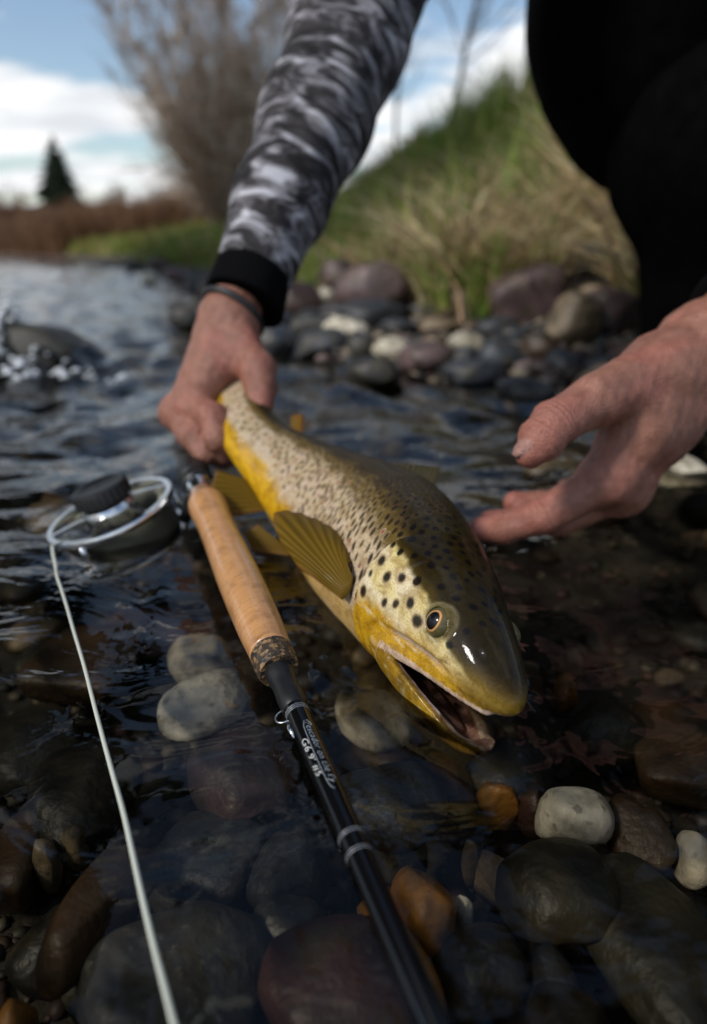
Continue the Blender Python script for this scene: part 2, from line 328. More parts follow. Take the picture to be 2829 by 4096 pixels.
SM = dict(
    cream=stone_mat("stone_cream", (.40, .35, .25), (.66, .60, .47), (.08, .07, .05), .4),
    white=stone_mat("stone_white", (.46, .43, .35), (.68, .65, .56), (.05, .04, .03), .6),
    tan=stone_mat("stone_tan", (.13, .09, .05), (.32, .24, .15)),
    orange=stone_mat("stone_orange", (.22, .09, .015), (.40, .18, .035), (.08, .05, .02), .4),
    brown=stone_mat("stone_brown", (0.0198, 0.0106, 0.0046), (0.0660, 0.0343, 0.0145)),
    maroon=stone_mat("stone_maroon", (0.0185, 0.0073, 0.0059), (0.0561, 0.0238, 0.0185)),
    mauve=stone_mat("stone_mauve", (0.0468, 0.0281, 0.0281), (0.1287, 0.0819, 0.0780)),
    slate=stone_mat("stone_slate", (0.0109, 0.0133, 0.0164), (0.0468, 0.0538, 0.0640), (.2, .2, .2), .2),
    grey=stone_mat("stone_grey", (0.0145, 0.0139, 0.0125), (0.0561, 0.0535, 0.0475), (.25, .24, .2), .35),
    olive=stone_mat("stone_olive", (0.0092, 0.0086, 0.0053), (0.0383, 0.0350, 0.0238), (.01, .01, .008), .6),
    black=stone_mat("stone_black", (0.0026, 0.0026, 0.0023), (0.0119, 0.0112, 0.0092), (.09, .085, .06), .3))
def stone_mesh(seed, sub=4, square=.0, lump=.16):
    g = np.random.default_rng(seed); bm = bmesh.new(); bmesh.ops.create_icosphere(bm, subdivisions=sub, radius=1); v = np.array([a.co[:] for a in bm.verts]); f = np.array([[q.index for q in a.verts] for a in bm.faces], np.int32); bm.free()
    k = 2+square*2; v = v/(np.abs(v)**k).sum(1, keepdims=True)**(1/k)
    d = 1+lump*vnoise(v, 1.4, seed*7+1)+lump*.35*vnoise(v, 3.2, seed*7+2)+lump*.07*vnoise(v, 9, seed*7+3)
    for _ in range(g.integers(1, 4)):                    # worn flats
        nn = g.normal(size=3); nn /= np.linalg.norm(nn); h = v@nn; lim = g.uniform(.62, .85); d = np.where(h*d > lim, d*(1-.75*(1-lim/np.maximum(h*d, 1e-3))), d)
    v = v*d[:, None]; v -= (v.max(0)+v.min(0))/2; v /= (v.max(0)-v.min(0))/2
    return mesh_from("stone_shape", v, f)
STONE = [stone_mesh(i, 4, sq, lp) for i, (sq, lp) in enumerate([(0, .12), (.3, .15), (.1, .2), (.5, .12), (0, .18), (.2, .1), (.6, .16), (.1, .14), (.35, .2), (.0, .1)])]
STONE_LO = [stone_mesh(20+i, 3, sq, .17) for i, sq in enumerate([0, .3, .1, .5, .2, .4])]
def stone(name, loc, dim, kind, rz=0, tilt=(0, 0), shape=None, lo=False, label=None, group=None, cat="stone"):
    lst = STONE_LO if lo else STONE
    me = lst[(random.randrange(len(lst)) if shape is None else shape) % len(lst)]
    o = bpy.data.objects.new(name, me); COL.objects.link(o)
    if not me.materials: me.materials.append(SM['grey'])
    o.material_slots[0].link = 'OBJECT'; o.material_slots[0].material = SM[kind]
    o.location = loc; o.scale = [d/2 for d in dim]; o.rotation_euler = (tilt[0], tilt[1], rz)
    return tag(o, label, cat, group)
K_ = 707/1596
def sunk(cx, cy, w, h, kind, label, zc=-.055, rz=0, shape=0, thick=.55, tilt=(0, 0)):
    """a stone on the bed seen at (cx, cy) with the size it shows there"""
    p = W(cx*K_, cy*K_, zc); dpt = float((p-C0)@FWD); wm = w*K_/FPX*dpt
    r = p-C0; el = -r[2]/np.linalg.norm(r); hm = h*K_/FPX*dpt/max(el, .3)*.9
    th = min(wm, hm)*thick*.62; gz_ = float(terrain(p[0], p[1]))
    th = max(th, min(.03, (zc-gz_)*1.3)); p[2] = max(gz_+th*.30, p[2]-th*.5)
    return stone("stone", tuple(p), (wm*1.04, hm*1.04, th), kind, rz, tilt, shape, label=label)
placed = []; bed_named = []
CUT = re.compile(r"( with | resting | above | half | sloping | just | lying | behind | at | beside | by | between | beneath | in | on | below | under | slanting | awash | leaning | touching | standing | tucked | wedged | squeezed | partly | crossed | flecked | beyond | close | among | left | right | breaking | washed )")
def short(l): return CUT.split(l)[0]
def nearby(x, y, lst, what, alone, lim):
    d, nm = min((math.hypot(x-a, y-b)-c, n) for a, b, c, n in lst); return f"{what} lying beside the {nm}" if d < lim else alone
def reg(o): placed.append((o.location.x, o.location.y, max(o.scale[0], o.scale[1]))); return o
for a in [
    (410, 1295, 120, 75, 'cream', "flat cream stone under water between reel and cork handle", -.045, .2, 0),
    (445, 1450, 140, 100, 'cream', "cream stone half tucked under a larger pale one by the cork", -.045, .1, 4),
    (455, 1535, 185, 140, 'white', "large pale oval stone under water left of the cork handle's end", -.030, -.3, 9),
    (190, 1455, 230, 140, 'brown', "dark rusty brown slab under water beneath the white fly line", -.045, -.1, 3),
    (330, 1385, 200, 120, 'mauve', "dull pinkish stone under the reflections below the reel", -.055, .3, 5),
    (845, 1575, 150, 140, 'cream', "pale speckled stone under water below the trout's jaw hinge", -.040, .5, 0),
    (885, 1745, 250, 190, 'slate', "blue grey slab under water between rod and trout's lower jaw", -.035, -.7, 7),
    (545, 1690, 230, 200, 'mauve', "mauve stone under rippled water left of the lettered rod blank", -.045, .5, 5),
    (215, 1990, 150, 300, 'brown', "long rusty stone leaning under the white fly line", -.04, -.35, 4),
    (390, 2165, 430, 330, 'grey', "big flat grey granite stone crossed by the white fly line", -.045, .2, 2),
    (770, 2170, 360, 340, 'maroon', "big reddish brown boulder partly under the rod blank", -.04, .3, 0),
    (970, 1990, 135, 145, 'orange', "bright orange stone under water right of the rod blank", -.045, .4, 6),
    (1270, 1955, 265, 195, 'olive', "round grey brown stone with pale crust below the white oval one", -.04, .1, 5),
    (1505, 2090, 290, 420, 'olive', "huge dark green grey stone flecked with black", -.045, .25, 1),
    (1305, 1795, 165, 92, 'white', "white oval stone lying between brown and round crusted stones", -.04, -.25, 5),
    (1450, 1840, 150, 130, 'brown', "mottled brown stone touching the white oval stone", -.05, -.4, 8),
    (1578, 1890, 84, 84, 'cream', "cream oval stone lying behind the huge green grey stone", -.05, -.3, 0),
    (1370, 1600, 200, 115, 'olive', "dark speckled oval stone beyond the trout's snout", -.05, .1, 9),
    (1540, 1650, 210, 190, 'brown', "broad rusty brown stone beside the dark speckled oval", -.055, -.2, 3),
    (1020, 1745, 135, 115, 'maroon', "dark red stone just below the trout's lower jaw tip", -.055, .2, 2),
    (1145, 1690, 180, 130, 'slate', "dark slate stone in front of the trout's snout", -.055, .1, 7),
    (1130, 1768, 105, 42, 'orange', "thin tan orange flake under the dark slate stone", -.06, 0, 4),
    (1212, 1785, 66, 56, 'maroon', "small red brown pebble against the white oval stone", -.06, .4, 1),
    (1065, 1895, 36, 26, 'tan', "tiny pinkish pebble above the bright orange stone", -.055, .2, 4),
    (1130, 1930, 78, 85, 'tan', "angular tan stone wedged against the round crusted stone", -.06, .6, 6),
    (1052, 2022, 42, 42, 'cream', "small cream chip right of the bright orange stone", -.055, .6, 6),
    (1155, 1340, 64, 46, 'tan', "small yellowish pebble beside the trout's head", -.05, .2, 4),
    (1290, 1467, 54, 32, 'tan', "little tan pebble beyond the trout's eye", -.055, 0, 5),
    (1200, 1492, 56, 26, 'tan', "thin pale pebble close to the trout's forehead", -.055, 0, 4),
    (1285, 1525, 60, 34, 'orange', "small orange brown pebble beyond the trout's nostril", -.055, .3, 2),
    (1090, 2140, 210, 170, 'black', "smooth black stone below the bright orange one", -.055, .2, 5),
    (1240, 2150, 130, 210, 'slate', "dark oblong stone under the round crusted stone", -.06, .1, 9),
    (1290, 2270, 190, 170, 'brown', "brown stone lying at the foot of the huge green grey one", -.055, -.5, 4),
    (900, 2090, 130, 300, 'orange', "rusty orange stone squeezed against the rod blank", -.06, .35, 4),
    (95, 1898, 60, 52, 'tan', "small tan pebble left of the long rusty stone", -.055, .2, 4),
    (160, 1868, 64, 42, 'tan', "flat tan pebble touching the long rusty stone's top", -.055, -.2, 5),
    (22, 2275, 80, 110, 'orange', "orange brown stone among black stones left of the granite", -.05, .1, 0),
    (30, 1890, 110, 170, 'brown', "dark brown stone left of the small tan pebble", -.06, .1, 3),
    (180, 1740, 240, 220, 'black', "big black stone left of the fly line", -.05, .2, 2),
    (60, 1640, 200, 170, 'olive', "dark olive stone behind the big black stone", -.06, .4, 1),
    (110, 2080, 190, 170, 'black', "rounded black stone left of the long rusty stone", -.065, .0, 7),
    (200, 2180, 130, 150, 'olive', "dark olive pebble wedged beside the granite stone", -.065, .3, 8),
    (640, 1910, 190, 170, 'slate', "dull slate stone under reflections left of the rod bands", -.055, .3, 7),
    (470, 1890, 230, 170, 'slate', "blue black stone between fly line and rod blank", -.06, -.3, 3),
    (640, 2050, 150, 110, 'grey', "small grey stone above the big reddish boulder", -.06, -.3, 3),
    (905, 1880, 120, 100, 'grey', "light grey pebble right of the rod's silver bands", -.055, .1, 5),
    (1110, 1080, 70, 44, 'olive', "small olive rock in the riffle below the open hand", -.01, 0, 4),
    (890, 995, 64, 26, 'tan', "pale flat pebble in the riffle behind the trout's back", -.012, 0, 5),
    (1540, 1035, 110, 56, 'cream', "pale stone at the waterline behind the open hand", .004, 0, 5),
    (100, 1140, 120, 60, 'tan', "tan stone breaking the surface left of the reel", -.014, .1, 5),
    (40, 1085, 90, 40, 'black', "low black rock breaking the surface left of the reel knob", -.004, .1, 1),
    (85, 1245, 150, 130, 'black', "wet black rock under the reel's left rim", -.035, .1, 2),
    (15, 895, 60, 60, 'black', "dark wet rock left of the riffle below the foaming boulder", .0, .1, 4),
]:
    o = reg(sunk(*a[:6], zc=a[6], rz=a[7], shape=a[8])); bed_named.append((o.location.x, o.location.y, max(o.scale[0], o.scale[1]), short(a[5])))
# ---- stones filling the bed between them
G2 = np.random.default_rng(5); fill = 0
kinds = ['black', 'olive', 'brown', 'slate', 'grey', 'maroon', 'tan', 'black', 'olive', 'brown']
desc = dict(black="small black stone on the stream bed", olive="small dark olive stone on the stream bed", brown="small rusty brown stone on the stream bed", slate="small bluish slate stone on the stream bed", grey="small grey stone on the stream bed", maroon="small dark red stone on the stream bed", tan="small tan stone on the stream bed", cream="small cream stone on the stream bed")
tries = 0
while fill < 240 and tries < 9000:
    tries += 1
    y = .13+.9*G2.random()**1.5; x = G2.uniform(-1, 1)*(.16+.58*y)
    if shore_sd(x, y) > -.12: continue
    sz = (.010+.034*G2.random()**1.6)*(1+.6*smooth(y, .4, 1))
    if any((x-a)**2+(y-b)**2 < (c*.62+sz*.42)**2 for a, b, c in placed): continue
    k = kinds[G2.integers(len(kinds))]; gz_ = float(terrain(x, y))
    reg(stone("stone", (x, y, gz_+sz*.12), (sz*G2.uniform(.9, 1.4), sz, sz*G2.uniform(.45, .7)), k, G2.uniform(0, 3.1), (G2.normal(0, .15), G2.normal(0, .15)), lo=True, label=nearby(x, y, bed_named, "small "+k+" stone", desc[k], .06), group=k+" stones filling the stream bed")); fill += 1

# ---- stones on the bank
def land(px, py):
    r = np.array([1., 0, 0])*(px-353.5)/FPX+UPV*(512-py)/FPX+FWD; t = .5
    ts = np.geomspace(.5, 40, 1400); p = C0+r*ts[:, None]; k = int(np.argmax(p[:, 2] < np.maximum(terrain(p[:, 0], p[:, 1]), 0))); return p[k], ts[k]
bank_xy = []; bank_named = []
def ashore(cx, cy, w, h, kind, label, shape=0, rz=0, tilt=(0, 0), deep=.8, group=None):
    p, t = land(cx*K_, (cy+h*.40)*K_); wm = w*K_/FPX*t; hm = h*K_/FPX*t
    o = stone("stone", (p[0], p[1]+wm*deep*.3, p[2]+hm*.40), (wm, wm*deep, hm*1.15), kind, rz, tilt, shape, label=label, group=group); bank_xy.append((p[0], p[1]+wm*deep*.3, wm/2)); bank_named.append((p[0], p[1]+wm*deep*.3, wm/2, short(label))); return o
for a in [
    (1190, 680, 165, 115, 'mauve', "mauve boulder with a dark hollow resting on the grass edge", 3, 0, (0, -.25)),
    (1300, 735, 120, 125, 'tan', "tan and mauve split boulder above the open hand", 5, .3, (0, .2)),
    (1390, 715, 150, 100, 'mauve', "dark mauve angular boulder leaning on the split one", 6, .2, (0, .1)),
    (1345, 590, 170, 75, 'slate', "grey slate block half hidden by the angler's leg", 6, .1, (0, -.1)),
    (845, 660, 190, 110, 'mauve', "long mauve boulder sloping towards the slate slab", 4, .1, (0, -.3)),
    (672, 682, 110, 75, 'maroon', "dark red boulder just right of the black cuff", 1, 0, (0, 0)),
    (850, 716, 200, 62, 'slate', "long blue grey slate slab lying flat on the shore", 6, .05, (0, -.05)),
    (770, 630, 100, 70, 'mauve', "pale mauve rock behind the long mauve boulder", 2, 0, (0, 0)),
    (620, 775, 120, 62, 'slate', "slate stone at the water's edge beside the wrist", 2, 0, (0, 0)),
    (725, 785, 130, 66, 'slate', "rounded blue slate stone by the water", 5, 0, (0, -.1)),
    (815, 790, 70, 60, 'grey', "small grey stone between slate and cream stones", 0, 0, (0, 0)),
    (705, 745, 100, 46, 'grey', "grey stone beneath the dark red boulder", 3, 0, (0, 0)),
    (745, 738, 80, 40, 'cream', "pale cream stone in front of the slate slab", 5, 0, (0, 0)),
    (885, 790, 90, 48, 'cream', "bright cream stone on the wet shore gravel", 9, 0, (0, 0)),
    (965, 815, 130, 70, 'mauve', "rounded mauve grey stone beside the bright cream one", 0, 0, (0, 0)),
    (1053, 775, 90, 42, 'cream', "whitish stone on the shore below the mauve boulder", 9, 0, (0, 0)),
    (905, 742, 90, 36, 'slate', "thin slate chip under the slate slab", 6, 0, (0, 0)),
    (985, 740, 90, 36, 'tan', "tan stone at the right end of the slate slab", 5, 0, (0, 0)),
    (1075, 842, 150, 50, 'slate', "flat slate stone slanting into the water", 6, 0, (0, -.15)),
    (845, 845, 130, 58, 'black', "black rock at the waterline behind the thumb", 4, 0, (0, 0)),
    (1130, 805, 100, 60, 'slate', "dark slate stone behind the flat slanting one", 1, 0, (0, 0)),
    (1200, 885, 140, 46, 'slate', "low blue slate stone awash above the open hand's thumb", 6, 0, (0, .05)),
    (1230, 790, 100, 60, 'brown', "brown stone under the tan split boulder", 2, 0, (0, 0)),
    (415, 722, 80, 50, 'black', "lone black rock in the water left of the wrist", 4, 0, (0, 0)),
    (335, 632, 40, 30, 'cream', "small pale stone on the far gravel spit", 5, 0, (0, 0)),
    (400, 625, 70, 36, 'mauve', "mauve stone on the far gravel spit", 2, 0, (0, 0)),
    (445, 640, 60, 36, 'slate', "slate stone on the far gravel spit", 4, 0, (0, 0)),
    (360, 600, 60, 30, 'maroon', "dark red stone on the far gravel spit", 4, 0, (0, 0)),
    (300, 600, 50, 24, 'grey', "grey stone at the tip of the far gravel spit", 4, 0, (0, 0)),
    (1480, 850, 90, 60, 'black', "black stone behind the open hand's wrist", 4, 0, (0, 0)),
]: ashore(*a[:6], shape=a[6], rz=a[7], tilt=a[8])
bd = dict(slate="slate pebble among the shore gravel", grey="grey pebble among the shore gravel", mauve="mauve pebble among the shore gravel", tan="tan pebble among the shore gravel", black="wet black pebble among the shore gravel", cream="cream pebble among the shore gravel", maroon="dark red pebble among the shore gravel", brown="brown pebble among the shore gravel")
bk = list(bd); nb_ = 0; tries = 0
while nb_ < 170 and tries < 9000:
    tries += 1; y = 1.0+3.4*G2.random()**1.7; x = G2.uniform(-.27, .5)*y
    d = float(shore_sd(np.array([x]), np.array([y]))[0])
    if d < -.13 or d > .55: continue
    sz = G2.uniform(.025, .085)
    if any((x-a)**2+(y-b)**2 < (c*.8+sz*.42)**2 for a, b, c in bank_xy): continue
    k = bk[G2.choice(len(bk), p=[.2, .18, .16, .12, .12, .07, .07, .08])]; bank_xy.append((x, y, sz/2))
    stone("pebble", (x, y, float(terrain(x, y))+sz*.15), (sz*1.25, sz, sz*.65), k, G2.uniform(0, 3.1), (G2.normal(0, .15), G2.normal(0, .15)), lo=True, label=nearby(x, y, bank_named, k+" pebble", bd[k], .16), group=k+" pebbles of the shore", cat="pebble"); nb_ += 1
# gravel too small to count, on the bed and on the shore
def gravel(name, n, fn, smin_, smax_, label, kinds_):
    g = np.random.default_rng(9); bm = bmesh.new(); bmesh.ops.create_icosphere(bm, subdivisions=1, radius=1); bv = np.array([a.co[:] for a in bm.verts]); bf = np.array([[q.index for q in a.verts] for a in bm.faces]); bm.free()
    pts = fn(g, n); n = len(pts); s = smin_+(smax_-smin_)*g.random(n)**2; V_ = []; C_ = []
    a = g.uniform(0, 6.28, n); ca, sa = np.cos(a), np.sin(a)
    v = bv[None]*np.stack([s*g.uniform(.8, 1.4, n), s, s*.6], -1)[:, None]*g.uniform(.8, 1.2, (n, len(bv), 1))
    v = np.stack([v[..., 0]*ca[:, None]-v[..., 1]*sa[:, None], v[..., 0]*sa[:, None]+v[..., 1]*ca[:, None], v[..., 2]], -1)+pts[:, None]
    c = np.array(kinds_)[g.integers(len(kinds_), size=n)]*g.uniform(.7, 1.2, (n, 1)); c = np.repeat(c[:, None], len(bv), 1)
    f = (bf[None]+(np.arange(n)*len(bv))[:, None, None]).reshape(-1, 3)
    m, nt, b, N, L = new_mat(name+"_mat"); at = N('ShaderNodeAttribute'); at.attribute_name = 'col'; L(at.outputs['Color'], b.inputs['Base Color']); b.inputs['Roughness'].default_value = .6
    o = link(name, mesh_from(name, v.reshape(-1, 3), f.astype(np.int32), True, {'col': c.reshape(-1, 3)}), m); return tag(o, label, "gravel", kind='stuff')
def bed_pts(g, n):
    y = .1+1.2*g.random(n)**1.4; x = g.uniform(-1, 1, n)*(.2+.6*y); d = shore_sd(x, y); k = d < -.05; x, y = x[k], y[k]; return np.stack([x, y, terrain(x, y)+.001], -1)
def shore_pts(g, n):
    y = .95+4*g.random(n)**1.6; x = g.uniform(-.36, .62, n)*y; d = shore_sd(x, y); k = (d > -.1) & (d < .75); x, y = x[k], y[k]; return np.stack([x, y, terrain(x, y)+.004], -1)
gravel("bed_gravel", 7000, bed_pts, .002, .008, "fine dark gravel between the stones of the stream bed", [(.04, .033, .022), (.02, .02, .016), (.08, .05, .03), (.12, .10, .07), (.05, .025, .02)])
gravel("shore_gravel", 6000, shore_pts, .005, .018, "mixed grey and brown gravel along the shore", [(.10, .095, .09), (.14, .10, .09), (.05, .055, .06), (.2, .16, .11), (.03, .03, .03)])
# boulder under the standing wave, and its foam
reg(stone("boulder", (-.585, 1.215, .012), (.30, .17, .13), 'olive', .1, (0, 0), 4, label="brown boulder washed over by the current left of the riffle", cat="boulder"))
def foam_pts(g, n):
    x = -.67+g.normal(0, .055, n); y = 1.16+g.normal(0, .04, n)
    y[:n//4] = 1.09+g.normal(0, .02, n//4); x[:n//4] = -.58+g.normal(0, .10, n//4)
    k = vnoise(np.stack([x, y, 0*x], -1), 70, 4) > -.1; x, y = x[k], y[k]; n = len(x)
    return np.stack([x, y, wave(x, y)+dome(x, y)+g.uniform(-.001, .006, n)*(dome(x, y)/.05+.1)], -1)
gravel("foam", 1500, foam_pts, .0015, .0085, "white foam and droplets over the washed boulder", [(.75, .78, .8), (.6, .63, .66)])
# ================================================================== vegetation
def attr_mat(name, rough=.7, trans=0.):
    m, nt, b, N, L = new_mat(name); at = N('ShaderNodeAttribute'); at.attribute_name = 'col'; L(at.outputs['Color'], b.inputs['Base Color']); b.inputs['Roughness'].default_value = rough; b.inputs['Specular IOR Level'].default_value = .2
    if trans:
        t = N('ShaderNodeBsdfTranslucent'); L(at.outputs['Color'], t.inputs[0]); ms = N('ShaderNodeMixShader'); ms.inputs[0].default_value = trans; L(b.outputs[0], ms.inputs[1]); L(t.outputs[0], ms.inputs[2]); L(ms.outputs[0], nt.nodes['Material Output'].inputs[0])
    return m
M_BLADE = attr_mat("grass_blade", .6, .3)
def blades(name, pts, hgt, wid, lean, cols, label, seed, cat="grass"):
    g = np.random.default_rng(seed); n = len(pts); a = g.uniform(0, 6.28, n); d = np.stack([np.cos(a), np.sin(a), 0*a], -1); s = np.stack([-np.sin(a), np.cos(a), 0*a], -1)
    b2 = g.uniform(0, 6.28, n); ld = np.stack([np.cos(b2), np.sin(b2), 0*a], -1)
    h = hgt[0]+(hgt[1]-hgt[0])*g.random(n)**1.3; ln = lean[0]+(lean[1]-lean[0])*g.random(n); w = wid*g.uniform(.6, 1.3, n)
    lv = np.array([0, .4, .75, 1.0]); V_ = []; up_ = np.array([0, 0, 1.])
    for k, t in enumerate(lv):
        c = pts+up_*(h*(t-.35*ln*t*t))[:, None]+ld*(h*ln*t*t)[:, None]
        ww = (w*[1, .9, .55, .02][k])[:, None]; V_ += [c-s*ww, c+s*ww]
    v = np.stack(V_, 1); base = (np.arange(n)*8)[:, None, None]; f = (np.array([[0, 1, 3, 2], [2, 3, 5, 4], [4, 5, 7, 6]])[None]+base).reshape(-1, 4)
    ci = np.array(cols)[g.integers(len(cols), size=n)]*g.uniform(.65, 1.25, (n, 1)); c = np.repeat(ci[:, None], 8, 1)
    o = link(name, mesh_from(name, v.reshape(-1, 3), f.astype(np.int32), True, {'col': np.clip(c.reshape(-1, 3), 0, 1)}), M_BLADE); return tag(o, label, cat, kind='stuff')
def bank_pts(n, seed, dlo, dhi, clump=None, xr=(-.5, .75), yr=(1.3, 7)):
    g = np.random.default_rng(seed); y = yr[0]+(yr[1]-yr[0])*g.random(n)**1.5; x = g.uniform(*xr, n)*y; d = shore_sd(x, y); k = (d > dlo+.12*np.sin(x*7+y*5)) & (d < dhi)
    x, y = x[k], y[k]
    if clump is not None:
        p3 = np.stack([x, y, 0*x], -1); k = vnoise(p3, clump, seed) > g.normal(.15, .3, len(x)); x, y = x[k], y[k]
    keep = np.ones(len(x), bool)                 # no blades growing through or right in front of the larger rocks
    for bx, by, br, _ in bank_named:
        if br > .05: keep &= ~((np.abs(x-bx*np.clip(y/by, .5, 1.2)) < br*1.05) & (y > by-.75) & (y < by+br*.5))
    x, y = x[keep], y[keep]
    return np.stack([x, y, terrain(x, y)-.005], -1)
GREEN = [(.15, .23, .035), (.11, .18, .028), (.22, .26, .05), (.17, .27, .045), (.27, .28, .075)]
STRAW = [(.55, .43, .23), (.45, .34, .17), (.62, .52, .32), (.36, .25, .13), (.42, .27, .16)]
blades("grass", bank_pts(46000, 1, .22, 4.5), (.05, .19), .0042, (.1, .9), GREEN+[(.30, .24, .12)], "green spring grass covering the bank", 1)
blades("tall_grass", bank_pts(30000, 2, .5, 4.0, 1.7), (.14, .42), .0050, (.05, .6), GREEN, "tall green grass tufts on the bank's crest", 2)
blades("dry_grass", bank_pts(24000, 3, .36, 3.0, 2.4), (.10, .34), .0042, (.5, 1.5), STRAW, "bent straw coloured dead grass on the bank", 3)
blades("dry_thatch", bank_pts(16000, 4, .12, 1.6, 3.0), (.06, .22), .0045, (1.0, 2.2), STRAW, "flattened dead grass at the foot of the bank", 4)
blades("far_grass", bank_pts(30000, 5, .35, 7, None, (-.62, .1), (4.0, 13)), (.10, .30), .010, (.1, .8), GREEN+[(.42, .36, .12), (.48, .37, .17), (.36, .36, .09)], "yellow green grass along the bank upstream", 5)

blades("russet_reeds", bank_pts(26000, 6, .15, 9, None, (-.68, -.18), (10.5, 26)), (.25, .85), .009, (.05, .5), [(.24, .125, .065), (.17, .085, .045), (.32, .19, .10), (.14, .08, .05)], "russet brown reeds and brush lining the far bank", 6, "reeds")
def tuft_pts(n, per, seed):
    c = bank_pts(n, seed, .35, 2.6); g = np.random.default_rng(seed); p = np.repeat(c, per, 0); p[:, :2] += g.normal(0, .018, (len(p), 2)); p[:, 2] = terrain(p[:, 0], p[:, 1])-.005; return p
blades("straw_tufts", tuft_pts(200, 30, 8), (.16, .42), .0045, (.5, 1.7), [(.60, .48, .27), (.52, .40, .21), (.68, .58, .37), (.42, .30, .16)], "arching straw coloured grass tufts on the bank", 8)
def twig_thing(name, base, stems, label, cat, colr, g, spread, hgt, rad, nb=(8, 6), blen=.38, tw=.0035, upright=.7, group=None, droop=0., trunk_mode=False):
    root = empty(name, tuple(base)); tag(root, label, cat, group)
    thick, thin = [], []; base = np.asarray(base, float)
    def limb(p0, d0, L_, r0, r1, n=6, curl=.25, up_=.15):
        pts = [p0]; d = d0/np.linalg.norm(d0)
        for i in range(n):
            d = d+g.normal(0, curl/n*1.6, 3)+np.array([0, 0, up_/n]); d /= np.linalg.norm(d); pts.append(pts[-1]+d*L_/n)
        return np.array(pts), np.linspace(r0, r1, n+1)
    for s in range(stems):
        a = g.uniform(0, 6.28); k = g.random()**.7; dr = np.array([math.cos(a)*spread*k, math.sin(a)*spread*k, upright]); L_ = hgt*g.uniform(.6, 1.0)
        if trunk_mode: dr = np.array([g.normal(0, .05), g.normal(0, .05), 1])
        p, r = limb(base+np.array([math.cos(a), math.sin(a), 0])*rad*3*g.random()+np.array([0, 0, -.05]), dr, L_, rad*g.uniform(.5, 1), rad*.15, 8, .35, .1); thick.append(tube(p, r, 5, False))
        for b in range(nb[0]):
            t = g.uniform(.12 if not trunk_mode else .3, .98); i = int(t*8); q = p[i]+(p[min(i+1, 8)]-p[i])*(t*8-i); dd = (p[min(i+1, 8)]-p[max(i-1, 0)]); dd /= np.linalg.norm(dd)
            o = g.normal(0, .75, 3); o[2] += .35-droop; p2, r2 = limb(q, dd*.8+o*.75, L_*blen*(1.15-t)*g.uniform(.6, 1.3), rad*.28*(1.1-t), tw*.8, 5, .5, .2); thin.append(tube(p2, r2, 3, False))
            for c in range(nb[1]):
                j = g.integers(1, 6); o = g.normal(0, .6, 3); o[2] += .2-droop; d3 = p2[j]-p2[j-1]; d3 /= np.linalg.norm(d3); p3, r3 = limb(p2[j], d3+o*.7, L_*blen*.45*g.uniform(.5, 1.3), tw, tw*.4, 3, .4, .2); thin.append(tube(p3, r3, 3, False))
    def out(nm, parts, c):
        v, f = merge_np(parts); link(nm, mesh_from(nm, v, f.astype(np.int32)), c, root)
    out("stems", thick, colr[0]); out("twigs", thin, colr[1]); return root
G3 = np.random.default_rng(21)
M_BR = simple("bark_brown", (.30, .22, .16), .85, noise=30, amt=.4); M_TW = simple("twig_brown", (.52, .40, .30), .8, noise=10, amt=.35)
M_BR2 = simple("bark_grey", (.11, .095, .085), .85, noise=30, amt=.4); M_TW2 = simple("twig_grey", (.15, .13, .12), .8)
M_RED = simple("twig_russet", (.17, .085, .045), .85, noise=4, amt=.4); M_RED2 = simple("stem_russet", (.11, .055, .032), .85)
def gz(x, y): return float(terrain(x, y))
twig_thing("bare_shrub", (-1.42, 8.2, gz(-1.42, 8.2)), 64, "tall leafless brown shrub fanning out behind the camouflage sleeve", "shrub", (M_BR, M_TW), G3, .62, 2.9, .015, (13, 8), .25, .0050, .95)
twig_thing("bare_shrub", (-.55, 9.0, gz(-.55, 9.)), 16, "leafless brown shrub rising right behind the camouflage sleeve", "shrub", (M_BR, M_TW), G3, .28, 4.0, .018, (12, 7), .28, .0042, 1.0)
twig_thing("bare_tree", (1.22, 9.2, gz(1.22, 9.2)), 1, "slender leafless grey tree seen between sleeve and black jacket", "tree", (M_BR2, M_TW2), G3, .1, 5.0, .05, (46, 7), .30, .0048, 1, None, .1, True)
twig_thing("bare_tree", (.62, 9.6, gz(.62, 9.6)), 1, "thin leafless sapling beside the slender grey tree", "tree", (M_BR2, M_TW2), G3, .1, 3.4, .045, (22, 5), .30, .004, 1, None, .1, True)
protos = [twig_thing("russet_bush", (x, y, gz(x, y)), 34, lab, "bush", cm, G3, .9, 1.2, .02, (8, 5), .5, .007, .75, "leafless bushes along the far bank") for x, y, lab, cm in
          [(-8.6, 18.5, "russet leafless bush on the far bank at the river's bend", (M_RED2, M_RED)), (-5.6, 16.5, "tall russet bush below the dark spruce", (M_RED2, M_RED)), (-4.4, 20, "rounded grey brown bush behind the russet ones", (M_BR, M_TW))]]
protos[2].scale = (1.6,)*3
